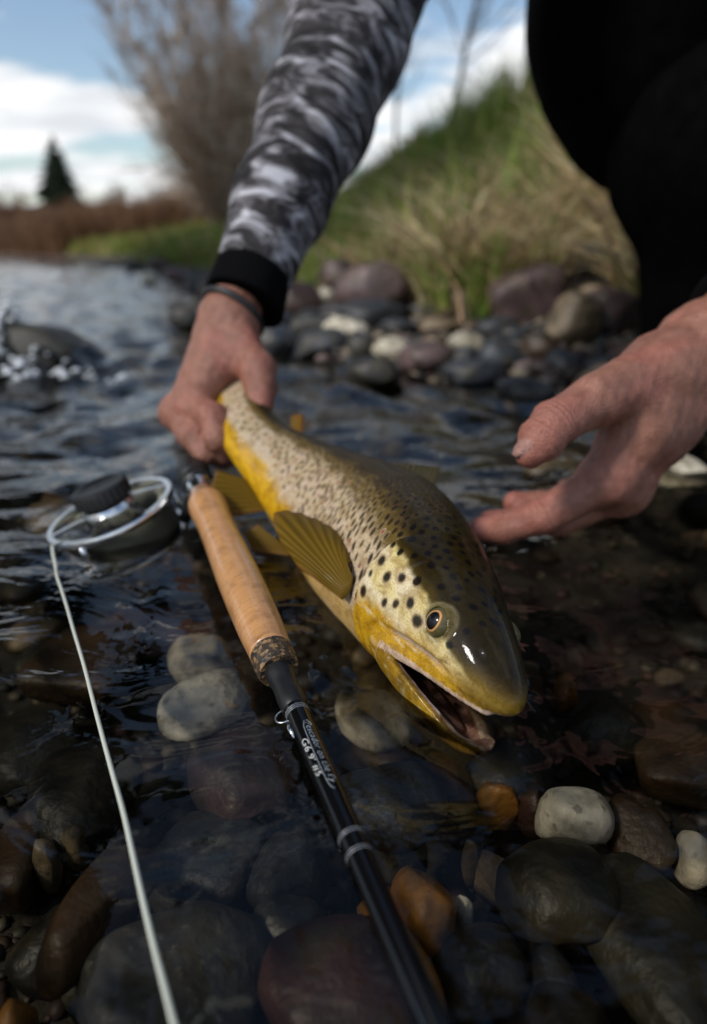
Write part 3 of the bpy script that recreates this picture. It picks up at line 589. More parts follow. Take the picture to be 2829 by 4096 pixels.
for i, (x, y, h, lab) in enumerate([(-7.2, 18, 1.0, "russet bush standing next to the river's bend"), (-4.6, 15, 1., "russet brown bush halfway along the far bank"), (-3.6, 13.2, .9, "brownish bush left of the tall bare shrub"), (-2.9, 11.5, .75, "low brown bush at the foot of the tall bare shrub"), (-10.3, 19, 1.1, "russet bush between the bend and the last bush upstream"),
                                    (-9.4, 20.5, 1.4, "tall russet bush behind the river's bend"), (-6.6, 20, 1.5, "tall russet bush in the second row below the spruce"), (-11.6, 20, 1.2, "russet bush standing upstream of all the others"), (-5.2, 18, 1.3, "broad russet bush beside the rounded grey brown one"), (-3.9, 16, 1.3, "broad russet bush behind the halfway bush")]):
    src = protos[i % 2]; r_ = src.copy(); COL.objects.link(r_); r_.location = (x, y, gz(x, y)); r_.scale = (h, h, h); r_.rotation_euler.z = i*1.3; r_['label'] = lab
    for ch in [c for c in bpy.data.objects if c.parent is src]:
        c2 = ch.copy(); COL.objects.link(c2); c2.parent = r_
# spruces
def spruce(base, h, r, label, seed, tiers=26, per=22, name="spruce_tree", z0=.05, pw=.85):
    g = np.random.default_rng(seed); root = empty(name, tuple(base)); tag(root, label, "tree"); base = np.asarray(base, float)
    v, f = tube([base+np.array([0, 0, -.1]), base+np.array([0, 0, h*.5]), base+np.array([0, 0, h*.99])], [h*.018, h*.011, h*.002], 7); link("trunk", mesh_from("trunk", v, f), simple("spruce_bark", (.06, .042, .03), .9), root)
    V_, Fc, Cc = [], [], []; o = 0
    for t in range(tiers):
        k = t/(tiers-1); z = h*(z0+(.99-z0)*k); rr = r*(1-k)**pw+.02*h*(1-k)+.01*h
        for j in range(per):
            a = g.uniform(0, 6.28); L_ = rr*g.uniform(.65, 1.1); d = np.array([math.cos(a), math.sin(a), g.normal(-.22, .1)+.5*k]); s = np.array([-math.sin(a), math.cos(a), 0])
            p0 = base+np.array([0, 0, z+g.normal(0, h*.012)])
            for m_ in range(9):                            # needle sprays along the branch
                q = p0+d*L_*(m_+1)/9+np.array([0, 0, -.10*L_*(m_/9)**2]); w = L_*(.16+.13*(1-m_/9))*g.uniform(.7, 1.3); sd_2 = s*g.choice([-1, 1])+d*.5+g.normal(0, .25, 3)
                e = q+sd_2*w; up_ = np.array([0, 0, 1.])*w*.28+g.normal(0, .1, 3)*w; V_ += [q-up_, q+up_, e, q-d*w*.5, q+d*w*.6, e-np.array([0, 0, w*.5])]; Fc += [(o, o+1, o+2), (o+3, o+4, o+5)]
                c = np.array([.022, .038, .018])*g.uniform(.6, 1.4); Cc += [c]*6; o += 6
    link("crown", mesh_from("crown", V_, np.array(Fc, np.int32), False, {'col': Cc}), M_NEEDLE, root); return root
M_NEEDLE = attr_mat("spruce_needles", .7)
spruce((-19.5, 50, gz(-19.5, 50)-1.2), 5.6, 1.8, "dark spruce standing above the far bank", 3)
spruce((-25.6, 50, gz(-25.6, 50)-1.2), 4.6, 1.7, "shorter dark spruce neighbouring the taller one beyond the far bank", 4)
spruce((-4.3, 3.3, gz(-4.3, 3.3)), 12.0, 2.0, "tall dense pine on the near left bank mirrored in the water", 5, 40, 44, "pine_tree", .23, .28)
# ================================================================== the trout
FP = [0.0696, 0.2376, 0.0153, -0.4927, 1.6385, -3.3665, 0.2579, -1.8144, 3.0023, 0.2817, 1.2937, 0.9017]
XS = [-.05, .12, .4, 1, 2.5, 4.5, 7, 10, 14, 18, 24, 30, 35, 39, 42, 43.2]
ZT = [.02, .42, .75, 1.2, 2.0, 2.9, 3.9, 4.7, 5.4, 5.7, 5.2, 4.0, 3.0, 2.5, 2.4, 2.5]
ZB = [-.02, -.42, -.75, -1.1, -1.7, -2.5, -3.7, -4.7, -5.3, -5.6, -5.2, -4.0, -2.8, -2.2, -2.3, -2.5]
WW = [.02, .5, .85, 1.35, 1.95, 2.5, 3.1, 3.5, 3.7, 3.7, 3.3, 2.5, 1.7, 1.2, .7, .4]
def fine(A, sm=.45):
    x = np.arange(-1, 45, .05); y = np.interp(x, XS, A, left=A[0], right=A[-1])
    k = int(sm/.05); w = np.hanning(2*k+1); w /= w.sum(); ys = np.convolve(np.pad(y, k, 'edge'), w, 'valid')
    m = smooth(x, .6, 2.0); ys = y*(1-m)+ys*m
    return lambda q: np.interp(q, x, ys)
fzt, fzb, fw_ = fine(ZT, 1.5), fine(ZB, 1.5), fine(WW, 1.5)
def jawline(x): return np.interp(x, [-1, 0, 1.2, 3, 5, 7.4, 8.6], [-.35, -.4, -.95, -1.3, -1.7, -2.4, -9])
def jawline2(x): return np.interp(x, [-1, 0, 1.2, 3, 5, 7.4, 12], [-.45, -.55, -1.05, -1.4, -1.8, -2.4, -3.2])
HX, HZ, TH = 7.8, -2.6, R(17)
EYE = (4.75, 1.12)                      # canonical x, z of the eyes
def fish_sdf(X, Y, Z):
    zt, zb, w = fzt(X), fzb(X), fw_(X); zc, hh = (zt+zb)/2, (zt-zb)/2
    ya = np.abs(Y)
    q = ((ya/w)**2.15+(np.abs(Z-zc)/hh)**2.15)**(1/2.15)
    body = (q-1)*w
    # gill cover and its folds
    xg = 10.9-.075*(Z+.4)**2
    e = xg-X; fade = smooth(Z, -4.6, -3.6)*(1-smooth(Z, 2.2, 3.4))
    body = body-.28*smooth(e, -.06, .06)*(1-smooth(e, .2, 4.5))*fade+.13*np.exp(-((e+.14)/.09)**2)*fade
    e2 = (8.3-.06*(Z+.6)**2)-X
    body = body+.05*np.exp(-(e2/.16)**2)*fade
    fold = smooth(-Z, 2.4, 3.2)*smooth(X, 7.4, 8.2)*(1-smooth(X, 10.2, 11.2))
    body = body+.05*np.sin((X*.9-Z*.55)*7.5)*fold
    # upper head: everything above the jaw line
    up_ = -smin(-body, -(jawline(X)-Z), .22)
    # maxilla plate with its groove
    yj = fw_(X)
    for (x0, z0, r0, x1, z1, r1) in ((1.0, -.75, .30, 4.2, -1.25, .45), (4.2, -1.25, .45, 7.9, -2.35, .66)):
        tx = np.clip((X-x0)/(x1-x0), 0, 1); zz = z0+(z1-z0)*tx; rr = r0+(r1-r0)*tx
        wy = yj*(np.maximum(1-(np.abs(zz-zc)/hh)**2.15, .05))**(1/2.15)-.12
        dx = X-np.clip(X, x0, x1)
        cap = np.sqrt(dx**2+((Z-zz)*1.0)**2+((ya-wy)*1.55)**2)-rr
        up_ = smin(up_, cap, .10)
    gz = np.interp(X, [2.6, 4.2, 6.0, 7.6], [-.45, -.5, -.95, -1.55]); gm = smooth(X, 2.8, 3.6)*(1-smooth(X, 7.2, 8.0))
    up_ = up_+.24*np.exp(-((Z-gz)/.15)**2)*gm*(ya > w*.3)
    # lower jaw, swung open round its hinge
    c, s = math.cos(TH), math.sin(TH); dx, dz = X-HX, Z-HZ
    xj, zj = HX+dx*c+dz*s, HZ-dx*s+dz*c
    zbj = np.interp(xj, [-1, .45, .8, 1.4, 2.5, 4.5, 7, 10, 13], [-.9, -1.0, -1.75, -2.25, -2.9, -3.7, -4.3, -4.8, -5.0])
    wj = np.interp(xj, [-1, .42, .6, 1.0, 2, 4.5, 7, 10, 13], [.02, .05, .55, .95, 1.45, 2.15, 2.8, 3.1, 3.2])
    jl = jawline2(xj)
    qj = np.sqrt((ya/wj)**2+((zj-jl)/(jl-zbj))**2)
    outer = (qj-1)*np.minimum(wj, jl-zbj)
    outer = -smin(-outer, -(zj-jl-.30*np.exp(-((xj-.95)/.45)**2)), .12)
    inner = (np.sqrt((ya/np.maximum(wj-.62, .05))**2+((zj-jl)/np.maximum(jl-zbj-.55, .1))**2)-1)*np.maximum(wj-.62, .05)
    inner = np.where(xj > 1.3, inner, 9)
    jaw = np.maximum(outer, -inner)
    jaw = np.where(xj > 11, 9, np.maximum(jaw, .5-xj))
    tong = np.sqrt((ya/.9)**2+((zj-(jl-.95))/.55)**2+(np.maximum(2.6-xj, 0)/.6)**2)*.55-.5; tong = np.where(xj < 9, tong, 9)
    jaw = smin(jaw, tong, .08)
    d = smin(up_, jaw, .28)
    d = d+.045*np.sin(X*17)*np.exp(-((Z-jawline(X)-.05)/.14)**2)*(X < 7.2)*(X > .6)        # small teeth
    # throat cavity
    cav = (np.sqrt(((X-6.2)/4.6)**2+(ya/1.75)**2+((Z+2.55-(X-6.2)*-.06)/.95)**2)-1)*.95
    d = -smin(-d, cav, .12)
    # orbit and nostril
    we = float(fw_(EYE[0]))
    yo = we*.86
    dist = np.sqrt((X-EYE[0])**2+(ya-yo+.12)**2*1.0+(Z-EYE[1])**2)
    d = smin(d, dist-.86, .22)
    dist2 = np.sqrt((X-EYE[0])**2+(ya-yo-.30)**2+(Z-EYE[1])**2)
    d = -smin(-d, dist2-.72, .06)
    dn = np.sqrt(((X-2.35)/1.3)**2+(ya-1.42)**2+(Z-1.42)**2)
    d = -smin(-d, dn-.13, .1)
    return d
def fish_frames(s):
    t = np.linspace(0, .52, 260); u = t/0.4252
    yaw = FP[3]+FP[4]*u+FP[5]*u*u; pit = FP[6]+FP[7]*u+FP[8]*u*u; rol = FP[9]+FP[10]*np.minimum(u, .8)
    m_ = smooth(u, .68, .86)       # the tail turns away into the fist
    yaw = yaw*(1-m_)+R(-9)*m_; pit = pit*(1-m_)+R(24)*m_
    T = np.stack([np.sin(yaw)*np.cos(pit), np.cos(yaw)*np.cos(pit), np.sin(pit)], -1)
    Cc = np.concatenate([[FP[:3]], FP[:3]+np.cumsum((T[1:]+T[:-1])/2*(t[1]-t[0]), 0)])
    R0 = np.cross(-T, [0, 0, 1.]); R0 /= np.linalg.norm(R0, axis=1)[:, None]; U0 = np.cross(R0, -T)
    c, sn = np.cos(rol)[:, None], np.sin(rol)[:, None]; U = U0*c-R0*sn; Rr = R0*c+U0*sn
    i = lambda A: np.stack([np.interp(s, t, A[:, k]) for k in range(3)], -1)
    C_ = i(Cc)+np.minimum(s, 0)[..., None]*T[0]
    return C_, i(T), i(U), i(Rr)
def fish_place(q):
    q = np.asarray(q, float)*.01*FP[11]; C_, T, U, Rr = fish_frames(q[..., 0]); return C_+Rr*q[..., 1:2]+U*q[..., 2:3]
def fish_dir(x, v):
    C_, T, U, Rr = fish_frames(np.array([x*.01*FP[11]])); return (T*v[0]+Rr*v[1]+U*v[2])[0]

def build_fish():
    h = .085
    gx, gy, gz = np.arange(-.7, 43.6, h, dtype=np.float32), np.arange(-4.3, 4.35, h, dtype=np.float32), np.arange(-6.6, 6.3, h, dtype=np.float32)
    parts = []
    f = np.empty((len(gx), len(gy), len(gz)), np.float32)
    for a in range(0, len(gx), 64):
        X = gx[a:a+64, None, None]; f[a:a+64] = fish_sdf(X, gy[None, :, None], gz[None, None, :])
    f[-1] = 1
    v, q = surface_nets(f, (gx[0], gy[0], gz[0]), h)
    x, y, z = v.T
    zt, zb, w = fzt(x), fzb(x), fw_(x); zc, hh = (zt+zb)/2, (zt-zb)/2
    t = np.clip((z-zc)/hh, -1.3, 1.2)
    phi = np.arctan2((z-zc)/hh, np.abs(y)/w); arc = phi*hh*1.05
    side = np.sign(y)
    n1 = vnoise(v, 1.3, 1); n2 = vnoise(v, 4.0, 2); n3 = vnoise(v, 11., 3)
    def mixc(a, b, m): return a*(1-m[:, None])+np.asarray(b)[None]*m[:, None]
    col = np.tile([.52, .41, .26], (len(v), 1))                                  # pale flank
    col = mixc(col, [.58, .45, .36], smooth(n1+n2*.5, -.3, .9)*.6)
    tt = t+.06*n1+.035*n2
    col = mixc(col, [.14, .092, .018], smooth(tt, .12, .38))                     # golden olive shoulder
    col = mixc(col, [.024, .0165, .003], smooth(tt, .38, .66))                   # dark back
    bel = smooth(-tt, .50, .72)
    col = mixc(col, [.52, .30, .010], bel*(.55+.45*smooth(x, 15, 26)))          # yellow belly, deeper behind
    col = mixc(col, [.48, .41, .27], smooth(-tt, .8, 1.0)*(1-smooth(x, 14, 24))*.7)
    # head
    hd = 1-smooth(x-(10.9-.075*(z+.4)**2), -.15, .1)
    ck = np.tile([.55, .45, .20], (len(v), 1))
    ck = mixc(ck, [.60, .52, .38], smooth(n1, -.2, .8)*.7)
    ck = mixc(ck, [.40, .225, .010], smooth(-(z+.18*x-1.35+.3*n1+.15*n2), .2, 1.5))
    ck = mixc(ck, [.50, .42, .22], np.exp(-((z-.15)/.5)**2)*(1-smooth(x, 5.5, 7.5))*.6)
    top_line = np.interp(x, [0, 2.5, 5, 7.5, 11], [-.15, .25, 1.10, 1.85, 2.0])  # edge of the dark olive crown, which has some shade painted into its colour
    ck = mixc(ck, [.055, .037, .006], smooth(z+.14*n1+.1*n2, top_line-.15, top_line+.25))
    ck = mixc(ck, [.017, .0115, .0022], smooth(z+.2*n1, top_line+.05, top_line+.7))
    ck = mixc(ck, [.15, .092, .010], (1-smooth(x, 1.2, 3.4))*smooth(-(z-.6), -.6, .5)*.85)
    # lower jaw
    c, s = math.cos(TH), math.sin(TH); dx, dz = x-HX, z-HZ; xj, zj = HX+dx*c+dz*s, HZ-dx*s+dz*c; jl = jawline2(xj)
    isj = (z < jawline(x)-.25) & (x < 8.4) & (zj < jl+.25)
    jc = np.tile([.29, .17, .015], (len(v), 1)); jc = mixc(jc, [.16, .105, .018], smooth(n1+.6*n2, .0, .9)*.75)
    jc = mixc(jc, [.42, .36, .2], smooth(n2+.4*n3, .5, 1.2)*.5)
    ck = mixc(ck, jc, isj*1.) if False else np.where(isj[:, None], jc, ck)
    # inside of the mouth and the pale lips
    we = np.interp(xj, [.42, .6, 1.0, 2, 4.5, 7, 10], [.05, .55, .95, 1.45, 2.15, 2.8, 3.1])
    zbj = np.interp(xj, [-1, .45, .8, 1.4, 2.5, 4.5, 7, 10, 13], [-.9, -1.0, -1.75, -2.25, -2.9, -3.7, -4.3, -4.8, -5.0])
    qj = np.sqrt((y/np.maximum(we, .05))**2+((zj-jl)/(jl-zbj))**2)
    inj = isj & (qj < .86); lipj = isj & (zj > jl-.2) & (qj > .45) & (qj < .80)
    inu = (z < jawline(x)+.16) & (np.abs(y) < w*.72) & (x < 8.3) & ~isj
    lipu = (z < jawline(x)+.14) & (x < 7.6) & ~isj & (np.abs(y) >= w*.55)
    ck[inj | inu] = [.30, .17, .15]
    ck = mixc(ck, [.50, .38, .31], (lipu*.85).astype(float)); ck = mixc(ck, [.50, .40, .33], (lipj*.9).astype(float))
    # groove above the maxilla
    gz_ = np.interp(x, [2.6, 4.2, 6.0, 7.6], [-.45, -.5, -.95, -1.55])
    ck = mixc(ck, [.22, .18, .17], np.exp(-((z-gz_)/.13)**2)*smooth(x, 3.2, 4.2)*(1-smooth(x, 6.8, 7.6))*.8*(~isj))
    # the dark skin round the orbit
    de = np.sqrt((x-EYE[0])**2+(z-EYE[1])**2)
    ck = mixc(ck, [.16, .13, .045], (1-smooth(de, .72, 1.08))*.8)
    ck = mixc(ck, [.40, .34, .22], np.exp(-((de-.92)/.07)**2)*.25)
    de2 = np.sqrt((x-EYE[0])**2+(np.abs(y)-float(fw_(EYE[0]))*.86-.30)**2+(z-EYE[1])**2)
    ck = mixc(ck, [.02, .016, .008], 1-smooth(de2, .70, .80))
    dn = np.sqrt((x-2.35)**2+(np.abs(y)-1.42)**2+(z-1.42)**2); ck = mixc(ck, [.02, .018, .015], 1-smooth(dn, .14, .3))
    # brown wash and pale streaks over cheek and jaws
    ck = mixc(ck, [.17, .10, .02], smooth(vnoise(v*np.array([1, 1, 2.2]), 2.2, 8)+.5*n3, .35, 1.2)*.45*(z < top_line))
    ck = mixc(ck, [.60, .53, .40], smooth(vnoise(v*np.array([.8, 1, 2.6]), 2.8, 9)+.4*n2, .55, 1.3)*.45*(z < top_line)*(x > 2))
    # speckle of fine dark dots in front of the eye
    ck = mixc(ck, [.12, .08, .03], smooth(n3, .75, 1.0)*(1-smooth(x, 3.5, 5.5))*smooth(z, -.9, -.2)*.7*(z < top_line-.1))
    hd = np.where(isj | inu | (x < 7.4), 1, hd)
    col = col*(1-hd[:, None])+ck*hd[:, None]
    # spots
    G = np.random.default_rng(11)
    order = np.argsort(x); xs = x[order]
    def stamp(cx, ca, sd, ra, rb, ang, dark, colr, halo):
        i0, i1 = np.searchsorted(xs, [cx-1.0, cx+1.0]); ii = order[i0:i1]; ii = ii[(side[ii] == sd) & ~inj[ii] & ~inu[ii]]
        dx, da = x[ii]-cx, arc[ii]-ca; c, s = math.cos(ang), math.sin(ang)
        u, w_ = (dx*c+da*s)/rb, (-dx*s+da*c)/ra; r = np.sqrt(u*u+w_*w_)*(1+.10*n2[ii])
        if halo > 0:
            hm = (smooth(r, .9, 1.15)*(1-smooth(r, 1.35, 2.0)))*halo
            col[ii] = col[ii]*(1-hm[:, None])+np.array([.52, .43, .27])*hm[:, None]
        edge = np.exp(-((r-1.0)/.16)**2)*dark*(.7 if halo > 0 else 0)
        col[ii] = col[ii]*(1-edge[:, None])+np.array([.12, .05, .012])*edge[:, None]
        m = (1-smooth(r, .72, 1.08))*dark
        col[ii] = col[ii]*(1-m[:, None])+np.array(colr)*m[:, None]
    for sd in (1, -1):
        pts = []
        cells = {}
        def darts(n, fx, fa, dist, fn):
            for _ in range(n):
                cx = G.uniform(*fx); hh_ = (float(fzt(cx))-float(fzb(cx)))/2; p = G.uniform(fa[0], fa[1]); ca = p*hh_*1.05
                dm = dist(cx, p); kx, ka = int(cx//1), int(ca//1)
                if any((cx-a)**2+((ca-b)*.9)**2 < dm*dm for i in (kx-1, kx, kx+1) for j in (ka-1, ka, ka+1) for a, b in cells.get((i, j), ())): continue
                cells.setdefault((kx, ka), []).append((cx, ca)); fn(cx, ca, p)
        def head_spot(cx, ca, p):
            zz = math.sin(p)*(float(fzt(cx))-float(fzb(cx)))/2
            if (cx-EYE[0])**2+(zz-EYE[1])**2 < 1.15: return
            if zz < -.1-.12*(cx-4) and cx < 9.8: return
            r = G.uniform(.21, .35) if p < .75 else G.uniform(.20, .28)
            if cx < 3.5: r *= .6
            stamp(cx, ca, sd, r, r*G.uniform(.78, 1), G.uniform(-.6, .6), .97, (.004, .0025, .002), .5 if zz < float(np.interp(cx, [0, 2.5, 5, 7.5, 11], [-.4, .0, .85, 1.6, 1.75])) else 0)
        darts(2600, (3.3, 11.0), (-.45, 1.5), lambda a, p: .80 if p < .7 else .64, head_spot)
        def dash(cx, ca, p):
            if cx < 10.9-.02*ca*ca+.1: return
            lo = -.42+.10*G.normal()
            if p < lo: return
            k = smooth(cx, 26, 38)
            ra = G.uniform(.20, .30)*(1-.25*k); rb = G.uniform(.11, .155)*(1+.25*(1-float(smooth(cx, 13, 20)))); ra *= 1+.3*(1-float(smooth(cx, 13, 20)))
            dk = G.uniform(.8, 1)*(1-.28*float(k))
            if p < .35 and G.random() < .075+.12*float(smooth(cx, 18, 30)):
                stamp(cx, ca, sd, .17, .14, 0, .85, (.30, .045, .05), .8); return
            if p > .7: ra, rb = ra*.85, rb*1.25
            stamp(cx, ca, sd, ra, rb, G.normal(-.35, .18), dk, (.005, .004, .004), .25 if p < .45 else .02)
        darts(9000, (10.6, 41.5), (-.62, 1.5), lambda a, p: .47+.07*float(smooth(a, 24, 36))+.12*(1-float(smooth(a, 12, 18))), dash)
    # pale lines between the scales is left to the shader
    flank = (1-hd)*smooth(t, -.95, -.7)
    me = mesh_from("trout_body", fish_place(v), q.astype(np.int32), True, {'col': np.clip(col, 0, 1), 'flank': flank}, {'fc': np.stack([x, arc, side*10], -1)})
    return me
m, nt, b, N, L = new_mat("trout_skin")
at = N('ShaderNodeAttribute'); at.attribute_name = 'col'; af = N('ShaderNodeAttribute'); af.attribute_name = 'fc'; ak = N('ShaderNodeAttribute'); ak.attribute_name = 'flank'
mp = N('ShaderNodeMapping'); mp.inputs['Scale'].default_value = (4.6, 5.6, 1); mp.inputs['Rotation'].default_value = (0, 0, R(20)); L(af.outputs['Vector'], mp.inputs[0])
vo = N('ShaderNodeTexVoronoi'); vo.voronoi_dimensions = '2D'; vo.inputs['Scale'].default_value = 1; vo.inputs['Randomness'].default_value = .45; L(mp.outputs[0], vo.inputs['Vector'])
no = N('ShaderNodeTexNoise'); no.inputs['Scale'].default_value = 3; no.inputs['Detail'].default_value = 6; L(af.outputs['Vector'], no.inputs[0])
ml = N('ShaderNodeMath'); ml.operation = 'MULTIPLY'; L(vo.outputs['Distance'], ml.inputs[0]); L(ak.outputs['Fac'], ml.inputs[1])
ad = N('ShaderNodeMath'); ad.operation = 'MULTIPLY_ADD'; ad.inputs[1].default_value = .25; L(no.outputs[0], ad.inputs[0]); L(ml.outputs[0], ad.inputs[2])
bp = N('ShaderNodeBump'); bp.inputs['Strength'].default_value = .35; bp.inputs['Distance'].default_value = .0012; bp.invert = True; L(ad.outputs[0], bp.inputs['Height']); L(bp.outputs[0], b.inputs['Normal'])
mr = N('ShaderNodeMapRange'); mr.inputs[1].default_value = .1; mr.inputs[2].default_value = .7; mr.inputs[3].default_value = 1.12; mr.inputs[4].default_value = .72; L(ml.outputs[0], mr.inputs[0])
vm = N('ShaderNodeMix'); vm.data_type = 'RGBA'; vm.blend_type = 'MULTIPLY'; vm.inputs[0].default_value = 1
L(at.outputs['Color'], vm.inputs[6]); L(mr.outputs[0], vm.inputs[7])
nf = N('ShaderNodeTexNoise'); nf.inputs['Scale'].default_value = 9; nf.inputs['Detail'].default_value = 8; nf.inputs['Roughness'].default_value = .7; L(af.outputs['Vector'], nf.inputs[0])
nl = N('ShaderNodeTexNoise'); nl.inputs['Scale'].default_value = 1.1; nl.inputs['Detail'].default_value = 5; nl.inputs['Distortion'].default_value = 1.0; L(af.outputs['Vector'], nl.inputs[0])
rf = ramp(N, [(.34, (.50, .42, .30)), (.52, (1, 1, 1)), (.72, (1.12, 1.12, 1.15))]); L(nf.outputs[0], rf.inputs[0]); rl = ramp(N, [(.34, (.58, .50, .36)), (.55, (1, 1, 1)), (.7, (1.05, 1.08, 1.15))]); L(nl.outputs[0], rl.inputs[0])
m1 = N('ShaderNodeMix'); m1.data_type = 'RGBA'; m1.blend_type = 'MULTIPLY'; m1.inputs[0].default_value = .8; L(vm.outputs[2], m1.inputs[6]); L(rf.outputs[0], m1.inputs[7])
m2 = N('ShaderNodeMix'); m2.data_type = 'RGBA'; m2.blend_type = 'MULTIPLY'; m2.inputs[0].default_value = .8; L(m1.outputs[2], m2.inputs[6]); L(rl.outputs[0], m2.inputs[7]); L(m2.outputs[2], b.inputs['Base Color'])
b.inputs['Roughness'].default_value = .5; b.inputs['Coat Weight'].default_value = .32; b.inputs['Coat Roughness'].default_value = .03; b.inputs['Specular IOR Level'].default_value = .06
nb = N('ShaderNodeBump'); nb.inputs['Strength'].default_value = .30; nb.inputs['Distance'].default_value = .0016; L(ad.outputs[0], nb.inputs['Height']); L(nb.outputs[0], b.inputs['Coat Normal'])
M_FISH = m
trout = empty("trout", tuple(fish_place(np.array([[20., 0, 0]]))[0])); tag(trout, "spotted brown trout with open mouth and yellow belly lying in the shallows", "fish")
link("body", build_fish(), M_FISH, trout)

# eyes
def eye_mat():
    m, nt, b, N, L = new_mat("trout_eye"); tc = N('ShaderNodeTexCoord'); sep = N('ShaderNodeSeparateXYZ'); L(tc.outputs['Object'], sep.inputs[0])
    # pupil is egg shaped: stretch
    mp = N('ShaderNodeMapping'); mp.inputs['Scale'].default_value = (100*1.3, 100*1.0, 0); mp.inputs['Location'].default_value = (.06, 0, 0); L(tc.outputs['Object'], mp.inputs[0])
    ln = N('ShaderNodeVectorMath'); ln.operation = 'LENGTH'; L(mp.outputs[0], ln.inputs[0])
    r = ramp(N, [(0, (.004, .004, .005)), (.42, (.004, .004, .005)), (.455, (.55, .26, .09)), (.50, (.50, .27, .10)), (.54, (.10, .075, .03)), (.75, (.075, .07, .03)), (1, (.05, .05, .03))])
    n = N('ShaderNodeTexNoise'); n.inputs['Scale'].default_value = 420; n.inputs['Detail'].default_value = 4; L(tc.outputs['Object'], n.inputs[0])
    mx = N('ShaderNodeMix'); mx.data_type = 'RGBA'; mx.blend_type = 'OVERLAY'; mx.inputs[0].default_value = .5
    L(ln.outputs['Value'], r.inputs[0]); L(r.outputs[0], mx.inputs[6]); L(n.outputs[0], mx.inputs[7]); L(mx.outputs[2], b.inputs['Base Color'])
    b.inputs['Roughness'].default_value = .4; b.inputs['Specular IOR Level'].default_value = .1; b.inputs['Coat Weight'].default_value = .45; b.inputs['Coat Roughness'].default_value = .0
    return m
M_EYE = eye_mat()
for sd in (1, -1):
    bm = bmesh.new(); bmesh.ops.create_uvsphere(bm, u_segments=32, v_segments=24, radius=.0080*FP[11]); me = bpy.data.meshes.new("eye"); bm.to_mesh(me); bm.free()
    for p_ in me.polygons: p_.use_smooth = True
    o = link("eye", me, M_EYE, trout); c_ = fish_place(np.array([[EYE[0], sd*(float(fw_(EYE[0]))*.86-.02), EYE[1]]]))[0]
    zax = Vector(fish_dir(EYE[0], (-.05, sd*1., .12))).normalized(); xax = Vector(fish_dir(EYE[0], (1, 0, 0))); xax = (xax-zax*xax.dot(zax)).normalized(); yax = zax.cross(xax)
    o.matrix_parent_inverse = Matrix.Identity(4)
    o.parent = None
    o.matrix_world = Matrix.Translation(c_) @ Matrix((xax, yax, zax)).transposed().to_4x4()
    mw = o.matrix_world.copy(); o.parent = trout; o.matrix_parent_inverse = Matrix.Translation(-Vector(trout.location)); o.matrix_basis = mw

# fins
def fin_mat(name, c0, c1, tip=None, trans=.35):
    m, nt, b, N, L = new_mat(name); a = N('ShaderNodeAttribute'); a.attribute_name = 'col'
    r = ramp(N, [(0, c0), (1, c1)]); sp = N('ShaderNodeSeparateColor'); L(a.outputs['Color'], sp.inputs[0]); L(sp.outputs[0], r.inputs[0])
    mx = N('ShaderNodeMix'); mx.data_type = 'RGBA'; mx.inputs[7].default_value = (*(tip or c0), 1); L(sp.outputs[1], mx.inputs[0]); L(r.outputs[0], mx.inputs[6]); L(mx.outputs[2], b.inputs['Base Color'])
    b.inputs['Roughness'].default_value = .45; b.inputs['Specular IOR Level'].default_value = .15; b.inputs['Coat Weight'].default_value = .08; b.inputs['Coat Roughness'].default_value = .1
    t = N('ShaderNodeBsdfTranslucent'); L(mx.outputs[2], t.inputs[0]); ms = N('ShaderNodeMixShader'); ms.inputs[0].default_value = trans
    L(b.outputs[0], ms.inputs[1]); L(t.outputs[0], ms.inputs[2]); L(ms.outputs[0], nt.nodes['Material Output'].inputs[0])
    return m
def fin(name, base, margin, mat, rays=11, nr=18, sub=6, bulge=(0, 0, 0), wav=.0012, label=None, curve=0.):
    """base / margin: polylines of 3-D points from the leading to the trailing edge"""
    def samp(pl, n):
        pl = np.asarray(pl, float); d = np.r_[0, np.cumsum(np.linalg.norm(np.diff(pl, axis=0), axis=1))]; s = np.linspace(0, d[-1], n)
        o = np.stack([np.interp(s, d, pl[:, k]) for k in range(3)], -1)
        for _ in range(3): o[1:-1] = o[1:-1]*.5+(o[:-2]+o[2:])*.25
        return o
    n = rays*sub+1; B, Mg = samp(base, n), samp(margin, n); i = np.arange(n); ph = (i % sub)/sub
    ridge = np.abs(ph-.5)*2                                      # 1 on a ray, 0 between two
    rr = np.linspace(0, 1, nr)
    nrm = np.cross(Mg[n//2]-B[n//2], B[-1]-B[0]); nrm /= np.linalg.norm(nrm)+1e-9
    V_, C_ = [], []
    for k, r in enumerate(rr):
        scal = 1-.035*(1-ridge)*smooth(r, .7, 1)-.02*np.abs(np.sin(i*1.7))*smooth(r, .8, 1)
        q = B+(Mg-B)*(r*scal)[:, None]+np.asarray(bulge)*math.sin(math.pi*r*.9)+nrm*(wav*(ridge-.5)*(.3+r))[:, None]
        q = q+(B[-1]-B[0])*curve*math.sin(math.pi*r)
        V_.append(q); C_.append(np.stack([ridge*(.55+.45*np.sin(i*.9+k*.3)**2), np.full(n, smooth(r, .86, 1.0)*.5)*1.0+((i < sub*.8)*.5), np.zeros(n)], -1))
    v = np.concatenate(V_); c = np.concatenate(C_)
    f = [(a*n+j, a*n+j+1, (a+1)*n+j+1, (a+1)*n+j) for a in range(nr-1) for j in range(n-1)]
    me = mesh_from(name, v, f, True, {'col': c}); o = link(name, me, mat, trout)
    md = o.modifiers.new("thick", 'SOLIDIFY'); md.thickness = .0005; md.offset = 0
    if label: o['label'] = label
    return o
M_FIN = fin_mat("fin_olive_amber", (.15, .085, .006), (.34, .21, .025), (.30, .14, .04), .5)
M_FIND = fin_mat("fin_dark_olive", (.04, .03, .007), (.08, .06, .015), (.05, .04, .012), .25)
